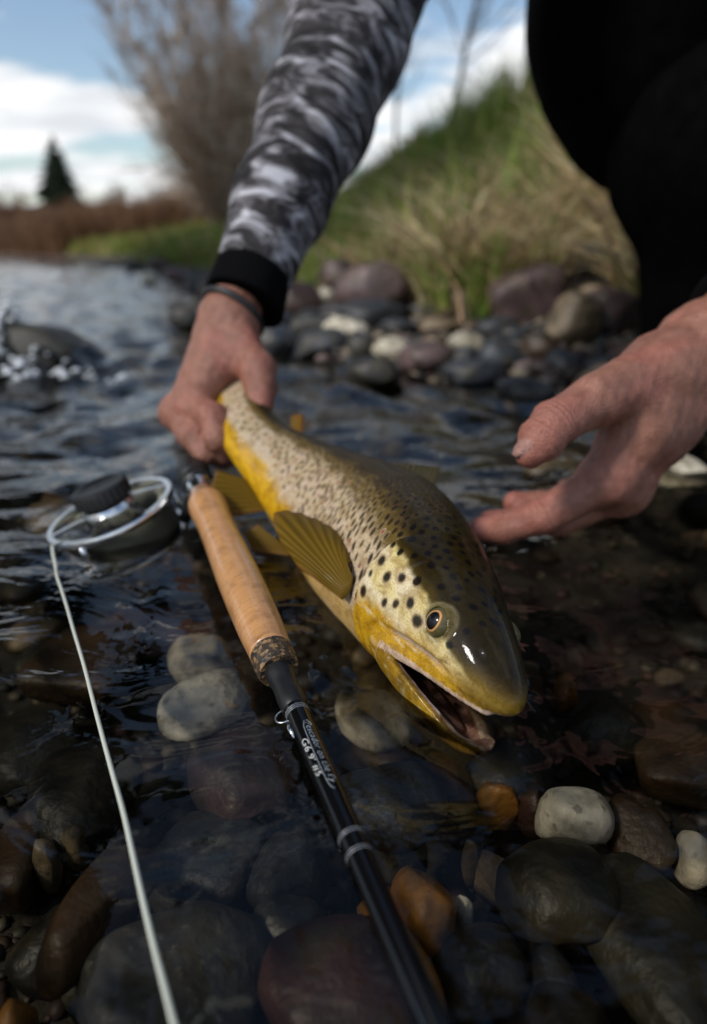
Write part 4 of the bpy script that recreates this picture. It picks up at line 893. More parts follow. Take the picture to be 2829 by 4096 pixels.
M_FIN2 = fin_mat("fin_yellow", (.30, .20, .02), (.42, .30, .04), (.35, .28, .12))
M_ADI = fin_mat("fin_orange", (.22, .12, .02), (.30, .16, .03), (.45, .08, .015))
pb = [fish_place(np.array([[11.0, 3.15, -3.25]]))[0], fish_place(np.array([[11.3, 3.45, -2.45]]))[0]]
dp = lambda p: float((np.asarray(p)-C0)@FWD)
d0 = dp(pb[0])
fin("pectoral_fin", [P(342, 600, d0), P(347, 596, d0), P(351, 588, d0), P(353, 578, d0)],
    [P(302, 572, d0+.018), P(283, 546, d0+.035), P(273, 524, d0+.05), P(275, 511, d0+.06), P(297, 512, d0+.062), P(320, 521, d0+.055), P(341, 533, d0+.045), P(353, 549, d0+.032), P(356, 565, d0+.016)],
    M_FIN, rays=13, bulge=(-.004, -.003, .006), wav=.0008, label="fanned olive amber pectoral fin")
def fc(*a): return fish_place(np.array([a], float))[0]
fin("pectoral_fin", [fc(11, -3.2, -3.2), fc(11.4, -3.45, -2.4)], [fc(15.5, -5.0, -5.2), fc(17, -5.2, -4.2), fc(16.6, -4.8, -3.0)], M_FIN, rays=9)
fin("dorsal_fin", [fc(17.5, 0, 5.5), fc(20.5, 0, 5.45), fc(23.5, 0, 5.05)], [fc(20.2, -.9, 7.3), fc(23.2, -1.2, 6.9), fc(25.6, -.8, 5.9)], M_FIND, rays=10)
fin("adipose_fin", [fc(33.2, 0, 3.3), fc(34.4, 0, 3.1)], [fc(35.0, -.1, 4.9), fc(36.3, -.1, 5.1), fc(36.5, -.1, 4.0)], M_ADI, rays=4, wav=.0004, label="small orange red adipose fin")
fin("pelvic_fin", [fc(22.5, 1.5, -5.0), fc(24.2, 1.3, -5.0)], [fc(25.0, 2.4, -7.1), fc(27.0, 2.4, -6.9), fc(27.3, 1.9, -5.5)], M_FIN, rays=8)
fin("anal_fin", [fc(29.5, 0, -4.0), fc(33, 0, -3.3)], [fc(31.0, .3, -6.9), fc(33.8, .3, -6.4), fc(34.8, .2, -4.6)], M_FIN, rays=9)
fin("tail_fin", [fc(42.6, 0, 2.3), fc(42.9, 0, 0), fc(42.6, 0, -2.3)], [fc(46.6, 0, 3.0), fc(47.6, 0, 2.0), fc(46.8, 0, 0), fc(47.6, 0, -2.0), fc(46.6, 0, -3.0)], M_FIN, rays=16)
# ================================================================== fly rod, reel and line
RA = W(277, 666, .012); RB = W(206, 502, .028); RL = float(np.linalg.norm(RA-RB)); RD = (RA-RB)/RL       # RD runs from butt to tip
def rp(s): return RA-RD*s                                    # s metres from the cork's front end towards the butt
M_BLK = simple("gloss_black", (.0035, .0035, .004), .10, spec=.35); M_BLKM = simple("satin_black", (.006, .006, .0065), .45, spec=.4, noise=300, amt=.3)
M_SIL = simple("machined_silver", (.72, .73, .74), .2, 1., noise=200, amt=.12); M_SILT = simple("silver_thread", (.30, .31, .33), .35, .5)
M_WOOD = simple("seat_wood", (.36, .17, .06), .35, noise=120, amt=.45, coat=.6)
M_WHT = simple("white_lettering", (.62, .62, .60), .5); M_GRYL = simple("pale_lettering", (.30, .33, .36), .45)
def cork_mat():
    m, nt, b, N, L = new_mat("cork"); at = N('ShaderNodeAttribute'); at.attribute_name = 'fc'; sp = N('ShaderNodeSeparateXYZ'); L(at.outputs['Vector'], sp.inputs[0])
    mp = N('ShaderNodeMapping'); mp.inputs['Scale'].default_value = (1600, .9, .9); L(at.outputs['Vector'], mp.inputs[0])       # thin rings across the handle
    n = N('ShaderNodeTexNoise'); n.inputs['Scale'].default_value = 1; n.inputs['Detail'].default_value = 3; L(mp.outputs[0], n.inputs[0])
    mp2 = N('ShaderNodeMapping'); mp2.inputs['Scale'].default_value = (95, 1.6, 1.6); L(at.outputs['Vector'], mp2.inputs[0]); n2 = N('ShaderNodeTexNoise'); n2.inputs['Scale'].default_value = 1; n2.inputs['Detail'].default_value = 7; n2.inputs['Roughness'].default_value = .7; L(mp2.outputs[0], n2.inputs[0])
    geo = N('ShaderNodeNewGeometry'); n3 = N('ShaderNodeTexNoise'); n3.inputs['Scale'].default_value = 620; n3.inputs['Detail'].default_value = 3; L(geo.outputs['Position'], n3.inputs[0])
    r = ramp(N, [(.3, (.40, .185, .065)), (.7, (.54, .29, .12))]); L(n.outputs[0], r.inputs[0])
    r2 = ramp(N, [(.3, (.45, .40, .34)), (.5, (1, 1, 1)), (.8, (1.0, .92, .85))]); L(n2.outputs[0], r2.inputs[0])
    mx = N('ShaderNodeMix'); mx.data_type = 'RGBA'; mx.blend_type = 'MULTIPLY'; mx.inputs[0].default_value = .75; L(r.outputs[0], mx.inputs[6]); L(r2.outputs[0], mx.inputs[7])
    r3 = ramp(N, [(.66, (0, 0, 0)), (.74, (.7,)*3)]); L(n3.outputs[0], r3.inputs[0])
    m2 = N('ShaderNodeMix'); m2.data_type = 'RGBA'; m2.inputs[7].default_value = (.13, .065, .03, 1); L(r3.outputs[0], m2.inputs[0]); L(mx.outputs[2], m2.inputs[6]); L(m2.outputs[2], b.inputs['Base Color'])
    b.inputs['Roughness'].default_value = .38; b.inputs['Coat Weight'].default_value = .6; b.inputs['Coat Roughness'].default_value = .08
    bp = N('ShaderNodeBump'); bp.inputs['Strength'].default_value = .25; bp.inputs['Distance'].default_value = .0008; L(n3.outputs[0], bp.inputs['Height']); L(bp.outputs[0], b.inputs['Normal'])
    return m
def burl_mat():
    m, nt, b, N, L = new_mat("burl_cork"); geo = N('ShaderNodeNewGeometry'); v = N('ShaderNodeTexVoronoi'); v.inputs['Scale'].default_value = 520; L(geo.outputs['Position'], v.inputs[0])
    sp = N('ShaderNodeSeparateColor'); L(v.outputs['Color'], sp.inputs[0]); r = ramp(N, [(.0, (.012, .010, .008)), (.55, (.04, .026, .014)), (.8, (.15, .085, .035)), (1, (.26, .16, .07))]); L(sp.outputs[0], r.inputs[0]); L(r.outputs[0], b.inputs['Base Color'])
    b.inputs['Roughness'].default_value = .5; bp = N('ShaderNodeBump'); bp.inputs['Strength'].default_value = .5; bp.inputs['Distance'].default_value = .001; L(v.outputs['Distance'], bp.inputs['Height']); L(bp.outputs[0], b.inputs['Normal']); return m
rod = empty("fly_rod", tuple(rp(.1))); tag(rod, "black fly rod with cork handle lying half afloat beside the trout", "fishing rod")
# cork
prof = [(-.0, .0098), (.012, .0106), (.03, .0117), (.055, .0124), (.085, .0127), (.115, .0123), (.14, .0119), (.16, .0121), (.175, .0130), (.185, .0136), (RL-.002, .0130), (RL+.001, .0105)]
pp = np.array(prof); ss = np.linspace(.010, RL+.001, 90); rr = np.interp(ss, pp[:, 0], pp[:, 1]); k = np.hanning(9); k /= k.sum(); rr2 = np.convolve(np.pad(rr, 4, 'edge'), k, 'valid'); rr2[-4:] = rr[-4:]
v, f = lathe(list(zip(-ss, rr2)), RA, RD, 48)
fcv = np.stack([(RA-v)@RD, *(np.stack([(v-RA)@np.cross(RD, [0, 0, 1.]), (v-RA)[:, 2]], -1)*60).T], -1)
h_ = link("cork_handle", mesh_from("cork_handle", v, f, True, None, {'fc': fcv}), cork_mat(), rod); h_['label'] = "varnished tan cork handle"
obj("handle_end_ring", lathe([(.0045, .0070), (.0045, .0094), (.002, .0102), (-.004, .0106), (-.0098, .0106)], RA, RD, 40), burl_mat(), rod, autos=40)
obj("winding_check", lathe([(.003, .0070), (.010, .0068), (.012, .0061), (.020, .0060), (.0215, .0063), (.030, .0062), (.0315, .0055)], RA, RD, 32), M_BLKM, rod, autos=40)
obj("blank", lathe([(.004, .0045), (.03, .0053), (.045, .0052), (.12, .0047), (.16, .0046), (.25, .0043), (.6, .0036), (1.2, .003)], RA, RD, 28), M_BLK, rod)
for s in (.0335, .0345, .0355, .1000, .1011, .1075, .1086):
    r0 = float(np.interp(s, [.03, .045, .12], [.0053, .0052, .0047])); obj("thread_band", lathe([(s-.00012, r0+.00010), (s+.00012, r0+.00010)], RA, RD, 28), M_SILT, rod)
e1 = C0-(RA+RD*.06); e1 = e1-RD*(e1@RD); e1 /= np.linalg.norm(e1); e2 = np.cross(RD, e1)
if e2[0] < 0: e2 = -e2
# hook keeper: a wire loop on two small feet
th = np.linspace(0, math.pi*1.15, 16); kc = RA+RD*.033-e2*.0058+e1*.001
obj("hook_keeper", tube([kc+(-e2)*(.0030*math.sin(t))*1.3+RD*(-.0034*math.cos(t)) for t in th], .00038, 8), M_SIL, rod)
obj("keeper_foot", tube([RA+RD*.037-e2*.0053, RA+RD*.041-e2*.0057+e1*.0008, RA+RD*.046-e2*.0052], [.0006, .0011, .0005], 8), M_SIL, rod)
# lettering wrapped round the blank
def lettering(txt, s0, s1, phi, hgt, mat, label, shear=0.):
    cu = bpy.data.curves.new("lettering", 'FONT'); cu.body = txt; cu.size = 1; cu.shear = shear; cu.offset = -.012; cu.space_character = 1.08; cu.resolution_u = 3; to = bpy.data.objects.new("lettering", cu); COL.objects.link(to)
    bpy.context.view_layer.update(); dg = bpy.context.evaluated_depsgraph_get(); me = bpy.data.meshes.new_from_object(to.evaluated_get(dg)); bpy.data.objects.remove(to)
    bm = bmesh.new(); bm.from_mesh(me); bmesh.ops.triangulate(bm, faces=bm.faces); v = np.array([a.co[:] for a in bm.verts]); f = [[q.index for q in a.verts] for a in bm.faces]; bm.free()
    u = s0+(s1-s0)*(v[:, 0]-v[:, 0].min())/(np.ptp(v[:, 0])); r0 = np.interp(u, [.03, .045, .12], [.0053, .0052, .0047])+.00008; ph = phi+v[:, 1]*hgt/r0
    q = RA+RD*u[:, None]+(r0*np.cos(ph))[:, None]*e1+(r0*np.sin(ph))[:, None]*e2
    o = link("lettering", mesh_from("lettering", q, f, False), mat, rod); o['label'] = label; return o
lettering("Pescador on the fly", .0455, .079, .22, .0040, M_GRYL, "silver script lettering reading Pescador on the fly", .35)
lettering("G6", .0535, .060, -.62, .0042, M_WHT, "white lettering reading G6", .2)
lettering("9' #5", .0625, .0735, -.58, .0036, M_WHT, "white lettering reading 9' #5", .2)
def on_blank(u, ph, lift=.0001): r0 = float(np.interp(u, [.03, .045, .12], [.0053, .0052, .0047]))+lift; return RA+RD*u+r0*math.cos(ph)*e1+r0*math.sin(ph)*e2
sw = [on_blank(.047, .75), on_blank(.0445, .50), on_blank(.0445, .25), on_blank(.047, .06)]+[on_blank(u, .04-.06*math.sin((u-.047)/.033*3.14)) for u in np.linspace(.049, .078, 14)]+[on_blank(.0805, .12), on_blank(.082, .32)]
obj("lettering_border", tube(sw, .00013, 6), M_GRYL, rod)
# reel seat
seat = [(RL+.001, .0098), (RL+.004, .0098)]
obj("seat_ring", lathe([(-(RL+.0005), .0108), (-(RL+.004), .0108)], RA, RD, 32), M_SIL, rod, autos=40)
obj("seat_insert", lathe([(-(RL+.003), .0088), (-(RL+.036), .0088)], RA, RD, 32), M_WOOD, rod)
obj("seat_hood", lathe([(-(RL+.012), .0092), (-(RL+.024), .0095), (-(RL+.026), .0104)], RA, RD, 32), M_SIL, rod, autos=40)
obj("butt_cap", lathe([(-(RL+.028), .0105), (-(RL+.030), .0122), (-(RL+.036), .0124), (-(RL+.037), .0116), (-(RL+.041), .0116), (-(RL+.042), .0126), (-(RL+.058), .0128), (-(RL+.064), .0112), (-(RL+.065), .006)], RA, RD, 36), M_BLKM, rod, autos=35)

# ---- reel
RN = np.array([-.28, -.10, .94]); RN /= np.linalg.norm(RN); RC = P(111, 511, .513)
reel = empty("fly_reel", tuple(RC)); tag(reel, "silver large arbor fly reel with ribbed black knob, half sunk in water", "fishing reel")
q1 = np.cross(RN, [0, 1., 0]); q1 /= np.linalg.norm(q1); q2 = np.cross(RN, q1); RR = .0490
def ringpts(r, h, n=72): a = np.linspace(0, 2*np.pi, n, endpoint=False); return [RC+RN*h+r*(math.cos(t)*q1+math.sin(t)*q2) for t in a]
def ring(name, r0, r1, h0, h1, mat, par=reel): return obj(name, lathe([(h0, r0), (h0, r1-.0008), (h0+(h1-h0)*.3, r1), (h1-(h1-h0)*.3, r1), (h1, r1-.0008), (h1, r0)], RC, RN, 72, True), mat, par, autos=50)
ring("spool_rim", RR-.0048, RR, -.0036, .0022, M_SIL)
ring("frame_ring", RR-.003, RR+.0016, -.0320, -.0285, M_SIL)
ring("frame_back", .020, RR, -.034, -.032, M_SIL)
M_LINE = simple("fly_line_coating", (.50, .52, .44), .4, coat=.3)
def wound_mat():
    m, nt, b, N, L = new_mat("wound_line"); tc = N('ShaderNodeTexCoord'); at = N('ShaderNodeAttribute'); at.attribute_name = 'fc'; w = N('ShaderNodeTexWave'); w.bands_direction = 'Z'; w.inputs['Scale'].default_value = 330; w.inputs['Distortion'].default_value = 3; w.inputs['Detail'].default_value = 2; L(at.outputs['Vector'], w.inputs[0])
    r = ramp(N, [(.1, (.02, .02, .012)), (.6, (.16, .16, .105)), (1, (.30, .30, .22))]); L(w.outputs[0], r.inputs[0]); L(r.outputs[0], b.inputs['Base Color']); b.inputs['Roughness'].default_value = .45
    bp = N('ShaderNodeBump'); bp.inputs['Distance'].default_value = .001; L(w.outputs[0], bp.inputs['Height']); L(bp.outputs[0], b.inputs['Normal']); return m
v, f = lathe([(-.0285, .030), (-.0285, .0425), (-.022, .0438), (-.012, .0434), (-.005, .0428), (-.0032, .041), (-.0032, .036)], RC, RN, 72, True)
link("wound_line", mesh_from("wound_line", v, f, True, None, {'fc': np.stack([(v-RC)@q1, (v-RC)@q2, (v-RC)@RN], -1)}), wound_mat(), reel)
obj("backing", lathe([(-.014, .0345), (-.0085, .0385), (-.0080, .0385), (-.0160, .0335)], RC, RN, 48, True), simple("green_backing", (.16, .42, .10), .6, noise=260, amt=.6), reel)
obj("spool_floor", lathe([(-.024, .002), (-.024, .034)], RC, RN, 40), M_BLKM, reel)
def bar(a, b, w, h, mat, name, par=reel):
    a, b = np.asarray(a), np.asarray(b); d = (b-a)/np.linalg.norm(b-a); s = np.cross(d, RN); s /= np.linalg.norm(s); n_ = np.cross(s, d); v = [p+s*sx*w/2+n_*sz*h/2 for p in (a, b) for sx, sz in ((-1, -1), (1, -1), (1, 1), (-1, 1))]
    return obj(name, (np.array(v), [(0, 1, 2, 3), (7, 6, 5, 4), (0, 4, 5, 1), (1, 5, 6, 2), (2, 6, 7, 3), (3, 7, 4, 0)]), mat, par, False)
for i in range(6):
    a = .35+i*2*math.pi/6; d_ = math.cos(a)*q1+math.sin(a)*q2; t_ = -math.sin(a)*q1+math.cos(a)*q2
    bar(RC+d_*.014+t_*.006+RN*.0035, RC+d_*.0452+t_*.004+RN*.0002, .0032, .0030, M_SIL, "spoke")
    if i % 2: obj("frame_pillar", tube([RC+d_*(RR-.001)-RN*.002, RC+d_*(RR-.001)-RN*.030], .0022, 10), M_SIL, reel)
obj("hub", lathe([(-.008, .019), (.002, .0205), (.0045, .0200), (.0075, .0185), (.0085, .016), (.0085, .004)], RC, RN, 48), M_SIL, reel, autos=40)
kn = 78; a = np.linspace(0, 2*np.pi, kn*4, endpoint=False); rib = 1+.016*np.sign(np.sin(a*26))*np.abs(np.sin(a*26))**.5
kv = []; kp = [(.0085, .0180), (.0115, .0212), (.0195, .0208), (.0218, .0196), (.0225, .0160), (.0213, .013), (.0213, .001)]
for h0, r0 in kp: kv.append(np.array([RC+RN*h0+(r0*(rb_ if .010 < h0 < .0203 and r0 > .017 else 1))*(math.cos(t)*q1+math.sin(t)*q2) for t, rb_ in zip(a, rib)]))
nk = len(a); kf = [(i*nk+j, i*nk+(j+1) % nk, (i+1)*nk+(j+1) % nk, (i+1)*nk+j) for i in range(len(kp)-1) for j in range(nk)]
obj("drag_knob", (np.concatenate(kv), kf), M_BLKM, reel, autos=40)
fa = rp(RL+.018)-e1*.004; fo = RC+(fa-RC)-RN*((fa-RC)@RN); fo = RC+(fo-RC)/np.linalg.norm(fo-RC)*(RR+.002)
obj("reel_foot", tube([fo-RN*.022, fo-RN*.012+(fa-fo)*.3, fa*.5+fo*.5, fa], [.0048, .0042, .0040, .0050], 12), M_BLKM, reel)
# ---- loose line
lp = [(118, 1232, .004), (120, 1255, .004), (127, 1278, .006), (126, 1296, .005), (139, 1330, .003), (152, 1372, .002), (168, 1430, .002), (190, 1500, .002), (212, 1590, .002), (236, 1680, .002), (258, 1760, .002), (281, 1840, .002), (301, 1935, .002), (321, 2025, .002), (336, 2090, .002), (352, 2155, .003), (372, 2230, .004), (392, 2311, .006), (425, 2420, .009)]
pts = np.array([W(x*K_, y*K_, z) for x, y, z in lp]); t0 = np.linspace(0, 1, len(pts)); t1 = np.linspace(0, 1, 90)
def spl(p): 
    q = np.stack([np.interp(t1, t0, p[:, k]) for k in range(3)], -1)
    for _ in range(6): q[1:-1] = q[1:-1]*.5+(q[:-2]+q[2:])*.25
    return q
sp_ = spl(pts); rad = np.full(90, .00098); rad[:12] *= 1+.35*np.abs(np.sin(np.arange(12)*1.1))
dl = sp_[-1]-sp_[-6]; dl[2] = 0; dl /= np.linalg.norm(dl); tail_ = np.array([[*(sp_[-1][:2]+dl[:2]*k*.03+np.array([-.004, 0])*k*k*.25), .006-.004*min(1, k/4)] for k in range(1, 26)]); sp_ = np.concatenate([sp_, tail_]); rad = np.r_[rad, np.full(25, .00098)]
lead = np.array([RC+(sp_[0]-RC)*.62-RN*.004])
ln_ = obj("fly_line", tube(np.concatenate([lead, sp_]), np.r_[.0009, rad], 10), M_LINE); tag(ln_, "pale green white fly line trailing from the reel across the water", "fishing line")
# ================================================================== the angler
def skin_mat():
    m, nt, b, N, L = new_mat("skin"); at = N('ShaderNodeAttribute'); at.attribute_name = 'col'; geo = N('ShaderNodeNewGeometry')
    n = N('ShaderNodeTexNoise'); n.inputs['Scale'].default_value = 130; n.inputs['Detail'].default_value = 6; L(geo.outputs['Position'], n.inputs[0]); r = ramp(N, [(.32, (.55, .48, .44)), (.58, (1, 1, 1)), (.8, (1.08, 1.05, 1.02))]); L(n.outputs[0], r.inputs[0])
    mx = N('ShaderNodeMix'); mx.data_type = 'RGBA'; mx.blend_type = 'MULTIPLY'; mx.inputs[0].default_value = .55; L(at.outputs['Color'], mx.inputs[6]); L(r.outputs[0], mx.inputs[7]); L(mx.outputs[2], b.inputs['Base Color'])
    v = N('ShaderNodeTexVoronoi'); v.inputs['Scale'].default_value = 900; L(geo.outputs['Position'], v.inputs[0]); ad = N('ShaderNodeMath'); ad.operation = 'ADD'; L(v.outputs['Distance'], ad.inputs[0]); L(n.outputs[0], ad.inputs[1])
    bp = N('ShaderNodeBump'); bp.inputs['Strength'].default_value = .6; bp.inputs['Distance'].default_value = .0009; L(ad.outputs[0], bp.inputs['Height']); L(bp.outputs[0], b.inputs['Normal'])
    b.inputs['Roughness'].default_value = .42; b.inputs['Specular IOR Level'].default_value = .4
    b.inputs['Subsurface Weight'].default_value = .12; b.inputs['Subsurface Radius'].default_value = (.004, .0015, .0008); b.inputs['Subsurface Scale'].default_value = 1
    return m
M_SKIN = skin_mat()
def hand_mesh(bones, fingers, lo, hi, h, kpalm=.012, tendons=(), plates=()):
    def sdf(g, fine=True):
        d = None
        for a, b, r1, r2 in bones:
            c = cone(g, a, b, r1, r2); d = c if d is None else smin(d, c, kpalm)
        for a, b, r1, r2 in tendons: d = smin(d, cone(g, a, b, r1, r2), .006)
        for fg in fingers:
            fd = None
            for (a, ra), (b, rb) in zip(fg[:-1], fg[1:]):
                c = cone(g, a, b, ra, rb); fd = c if fd is None else smin(fd, c, .0025)
            for i in range(1, len(fg)-1):              # knuckle bumps and creases
                j, rj = fg[i]; ax = np.asarray(fg[i+1][0])-np.asarray(fg[i-1][0]); ax = (ax/np.linalg.norm(ax)).astype(np.float32); rel = g-np.asarray(j, np.float32); t = rel@ax; near = smooth(rj*1.9-np.linalg.norm(rel, axis=-1), 0, rj*.4)
                fd = fd-near*.0008*np.exp(-(t/.006)**2)
                if fine: w_ = .0006*vnoise(rel, 300, i); fd = fd+near*(.0011*np.exp(-((t+w_)/.0010)**2)+.0008*np.exp(-((t-.0034+w_)/.0009)**2)+.0008*np.exp(-((t+.0036-w_)/.0009)**2))
            d = smin(d, fd, .0055)
        for pl in plates: d = smin(d, ellip(g, *pl), .0006)
        if fine: d = d+.0005*vnoise(g, 160, 3)+.00022*vnoise(g, 520, 5)
        return d
    v, f = surface_nets(sdf(grid(lo, hi, h), False), lo, h)
    return refine(v, f, sdf)
def skin_cols(v, red, seed=0):
    n1, n2 = vnoise(v, 60, seed), vnoise(v, 240, seed+1); c = np.tile([.275, .124, .084], (len(v), 1)); c = c*(1+.10*n1+.07*n2)[:, None]; k_ = smooth(vnoise(v, 95, seed+5), .1, .9)[:, None]*.4; c = c*(1-k_)+np.array([.36, .115, .085])*k_
    for p, r in red:
        m = np.exp(-(np.linalg.norm(v-np.asarray(p), axis=1)/r)**2)*.7; c = c*(1-m[:, None])+np.array([.37, .125, .095])*m[:, None]
    return np.clip(c, 0, 1)
person = empty("person", (.55, 1.05, 0)); tag(person, "angler in black waders and grey camouflage sleeve crouching over the trout", "person")
# open hand (the angler's left)
w0 = P(708, 352, .470); w1 = P(800, 285, .52); iM = P(608, 478, .455); mM = P(622, 488, .474); rM = P(620, 478, .492); pM = P(626, 464, .512)
tC = P(662, 372, .455); tM = P(598, 400, .425); tI = P(553, 424, .407); tT = P(531, 453, .402)
bonesL = [(w1, w0, .040, .031), (w0, iM, .029, .0150), (w0, mM, .029, .015), (w0, rM, .027, .014), (w0, pM, .026, .013), (w0, tC, .026, .023), (tC, tM, .023, .0165), (tC, iM, .020, .0125), (iM, mM, .015, .015), (mM, rM, .015, .014), (rM, pM, .014, .013), (P(640, 425, .45), P(655, 420, .47), .022, .026)]
fingL = [[(tM, .0158), (tI, .0132), (P(541, 440, .404), .0130), (tT, .0092)],
         [(iM, .0150), (P(541, 517, .456), .0118), (P(503, 529, .464), .0098), (P(479, 529, .470), .0080)],
         [(mM, .0150), (P(560, 520, .482), .0115), (P(520, 521, .488), .0097), (P(490, 521, .492), .0080)],
         [(rM, .0140), (P(572, 504, .505), .0112), (P(540, 505, .505), .0098), (P(515, 503, .505), .0088)],
         [(pM, .0125), (P(592, 486, .525), .0095), (P(566, 490, .53), .0082)]]
def plate(c, t, n_, w, l):
    t = np.asarray(t, float)/np.linalg.norm(t); n_ = np.asarray(n_, float); n_ = n_-t*(n_@t); n_ /= np.linalg.norm(n_); return (np.asarray(c), (t, np.cross(t, n_), n_), (l, w, w*.55))
def nail_on(fg, n_, off, w, l): t = np.asarray(fg[-1][0])-np.asarray(fg[-2][0]); n2 = np.asarray(n_, float); t1 = t/np.linalg.norm(t); n2 = n2-t1*(n2@t1); n2 /= np.linalg.norm(n2); return plate(np.asarray(fg[-1][0])+n2*off, t, n2, w, l)
NAILS = [nail_on(fingL[0], (-1., -.35, .1), .0066, .0064, .0090), nail_on(fingL[1], (-.1, -.6, -.45), .0046, .0052, .0065)]
alls = [w1]+[p for fg in fingL for p, _ in fg]+[w0, tC]; lo = np.min(alls, 0)-.05; hi = np.max(alls, 0)+.05
hvL, hfL = hand_mesh(bonesL, fingL, lo, hi, .0023, .014, [(P(668, 350, .456), P(596, 388, .414), .010, .008)], NAILS)
cL = skin_cols(hvL, [(tI, .018), (tT, .014), (fingL[1][1][0], .018), (fingL[1][3][0], .02), (fingL[2][3][0], .02), (fingL[3][3][0], .016), (iM, .02)], 1)
for pl in NAILS:
    k_ = (1-smooth(ellip(hvL, *pl), .0002, .0008))[:, None]; cL = cL*(1-k_)+np.array([.35, .19, .155])*k_
# gripping hand (the angler's right)
z0 = P(229, 322, 0.5850); z1 = P(246, 270, 0.5996); aM = P(194, 406, 0.5518); bM = P(178, 413, 0.5704); cM = P(182, 418, 0.5918); dM = P(190, 416, 0.6123); uC = P(238, 348, 0.5733); uM = P(257, 369, 0.5577); uI = P(261, 389, 0.5480); uT = P(260, 407, 0.5421)
bonesR = [(z1, z0, .026, .0225), (z0, aM, .0215, .0125), (z0, bM, .0215, .0120), (z0, cM, .021, .0115), (z0, dM, .02, .011), (z0, uC, .021, .0175), (uC, uM, .0175, .0145), (uC, aM, .014, .010), (aM, bM, .012, .012), (bM, cM, .012, .0115), (cM, dM, .0115, .011)]
fingR = [[(uM, .0145), (uI, .0122), (uT, .0105)],
         [(aM, .0128), (P(213, 417, 0.5284), .0112), (P(217, 440, 0.5226), .0096), (P(226, 453, 0.5314), .0082)],
         [(bM, .0128), (P(191, 434, 0.5421), .0112), (P(206, 452, 0.5382), .0096), (P(224, 459, 0.5480), .0082)],
         [(cM, .0120), (P(193, 438, 0.5674), .0105), (P(211, 454, 0.5674), .009), (P(228, 456, 0.5752), .008)],
         [(dM, .0110), (P(200, 436, 0.5948), .0095), (P(216, 446, 0.5948), .0085)]]
alls = [z1, z0]+[p for fg in fingR for p, _ in fg]; lo = np.min(alls, 0)-.035; hi = np.max(alls, 0)+.035
hvR, hfR = hand_mesh(bonesR, fingR, lo, hi, .0023, .010, [(z0-FWD*.012, aM-FWD*.005, .008, .0075), (z0-FWD*.014, bM-FWD*.005, .008, .0075), (z0-FWD*.010+np.array([.008, 0, 0]), uM-FWD*.006, .008, .008)])
cR = skin_cols(hvR, [(aM, .014), (bM, .014), (uM, .016), (fingR[1][1][0], .014)], 7)
# arms, trunk and head, mostly under the clothes or above the frame
shR, shL = np.array([.27, .93, .86]), np.array([.62, .86, .90]); elR = P(385, -60, .72); elL = np.array([.55, .75, .48])
hdC = np.array([.38, .74, 1.10])
def trunk():
    lo, hi = np.array([-.2, .35, -.12]), np.array([1.1, 1.6, 1.4]); h = .014; g = grid(lo, hi, h)
    d = cone(g, (.50, 1.14, .42), (.46, .99, .80), .12, .13)
    for a, b, r1, r2 in [(shR, shL, .08, .08), (shR, elR, .055, .045), (elR, z1, .042, .026), (shL, elL, .055, .045), (elL, w1, .042, .034), ((.45, .92, .9), hdC+[0, .03, -.08], .06, .055),
                         ((.53, 1.12, .40), (.51, 1.0, .29), .08, .07), ((.51, 1.0, .29), (.58, 1.16, -.06), .055, .045), ((.60, 1.12, .4), (.80, 1.0, .29), .08, .07), ((.80, 1.0, .29), (.86, 1.25, -.06), .055, .045)]:
        d = smin(d, cone(g, a, b, r1, r2), .04)
    F = np.array([-.25, -.75, -.6]); F /= np.linalg.norm(F); U = np.array([-.1, -.55, .8]); U -= F*(U@F); U /= np.linalg.norm(U); Rt = np.cross(F, U)
    d = smin(d, ellip(g, hdC, (Rt, F, U), (.075, .095, .115)), .02); d = smin(d, cone(g, hdC+F*.07-U*.02, hdC+F*.09+U*.03, .012, .018), .012)
    d = smin(d, ellip(g, hdC+F*.045-U*.075, (Rt, F, U), (.045, .045, .04)), .02)
    for s in (-1, 1):
        d = smin(d, ellip(g, hdC+Rt*s*.078, (Rt, F, U), (.012, .02, .032)), .008); d = -smin(-d, np.linalg.norm(g-(hdC+F*.095+Rt*s*.032+U*.015), axis=-1)-.014, .015)
    v, f = surface_nets(d, lo, h); return v, f, (F, U, Rt)
tv, tf, HF = trunk(); cT = skin_cols(tv, [], 4)
V_ = np.concatenate([hvL, hvR, tv]); F_ = np.concatenate([hfL, hfR+len(hvL), tf+len(hvL)+len(hvR)])
link("body", mesh_from("body", V_, F_.astype(np.int32), True, {'col': np.concatenate([cL, cR, cT])}), M_SKIN, person)
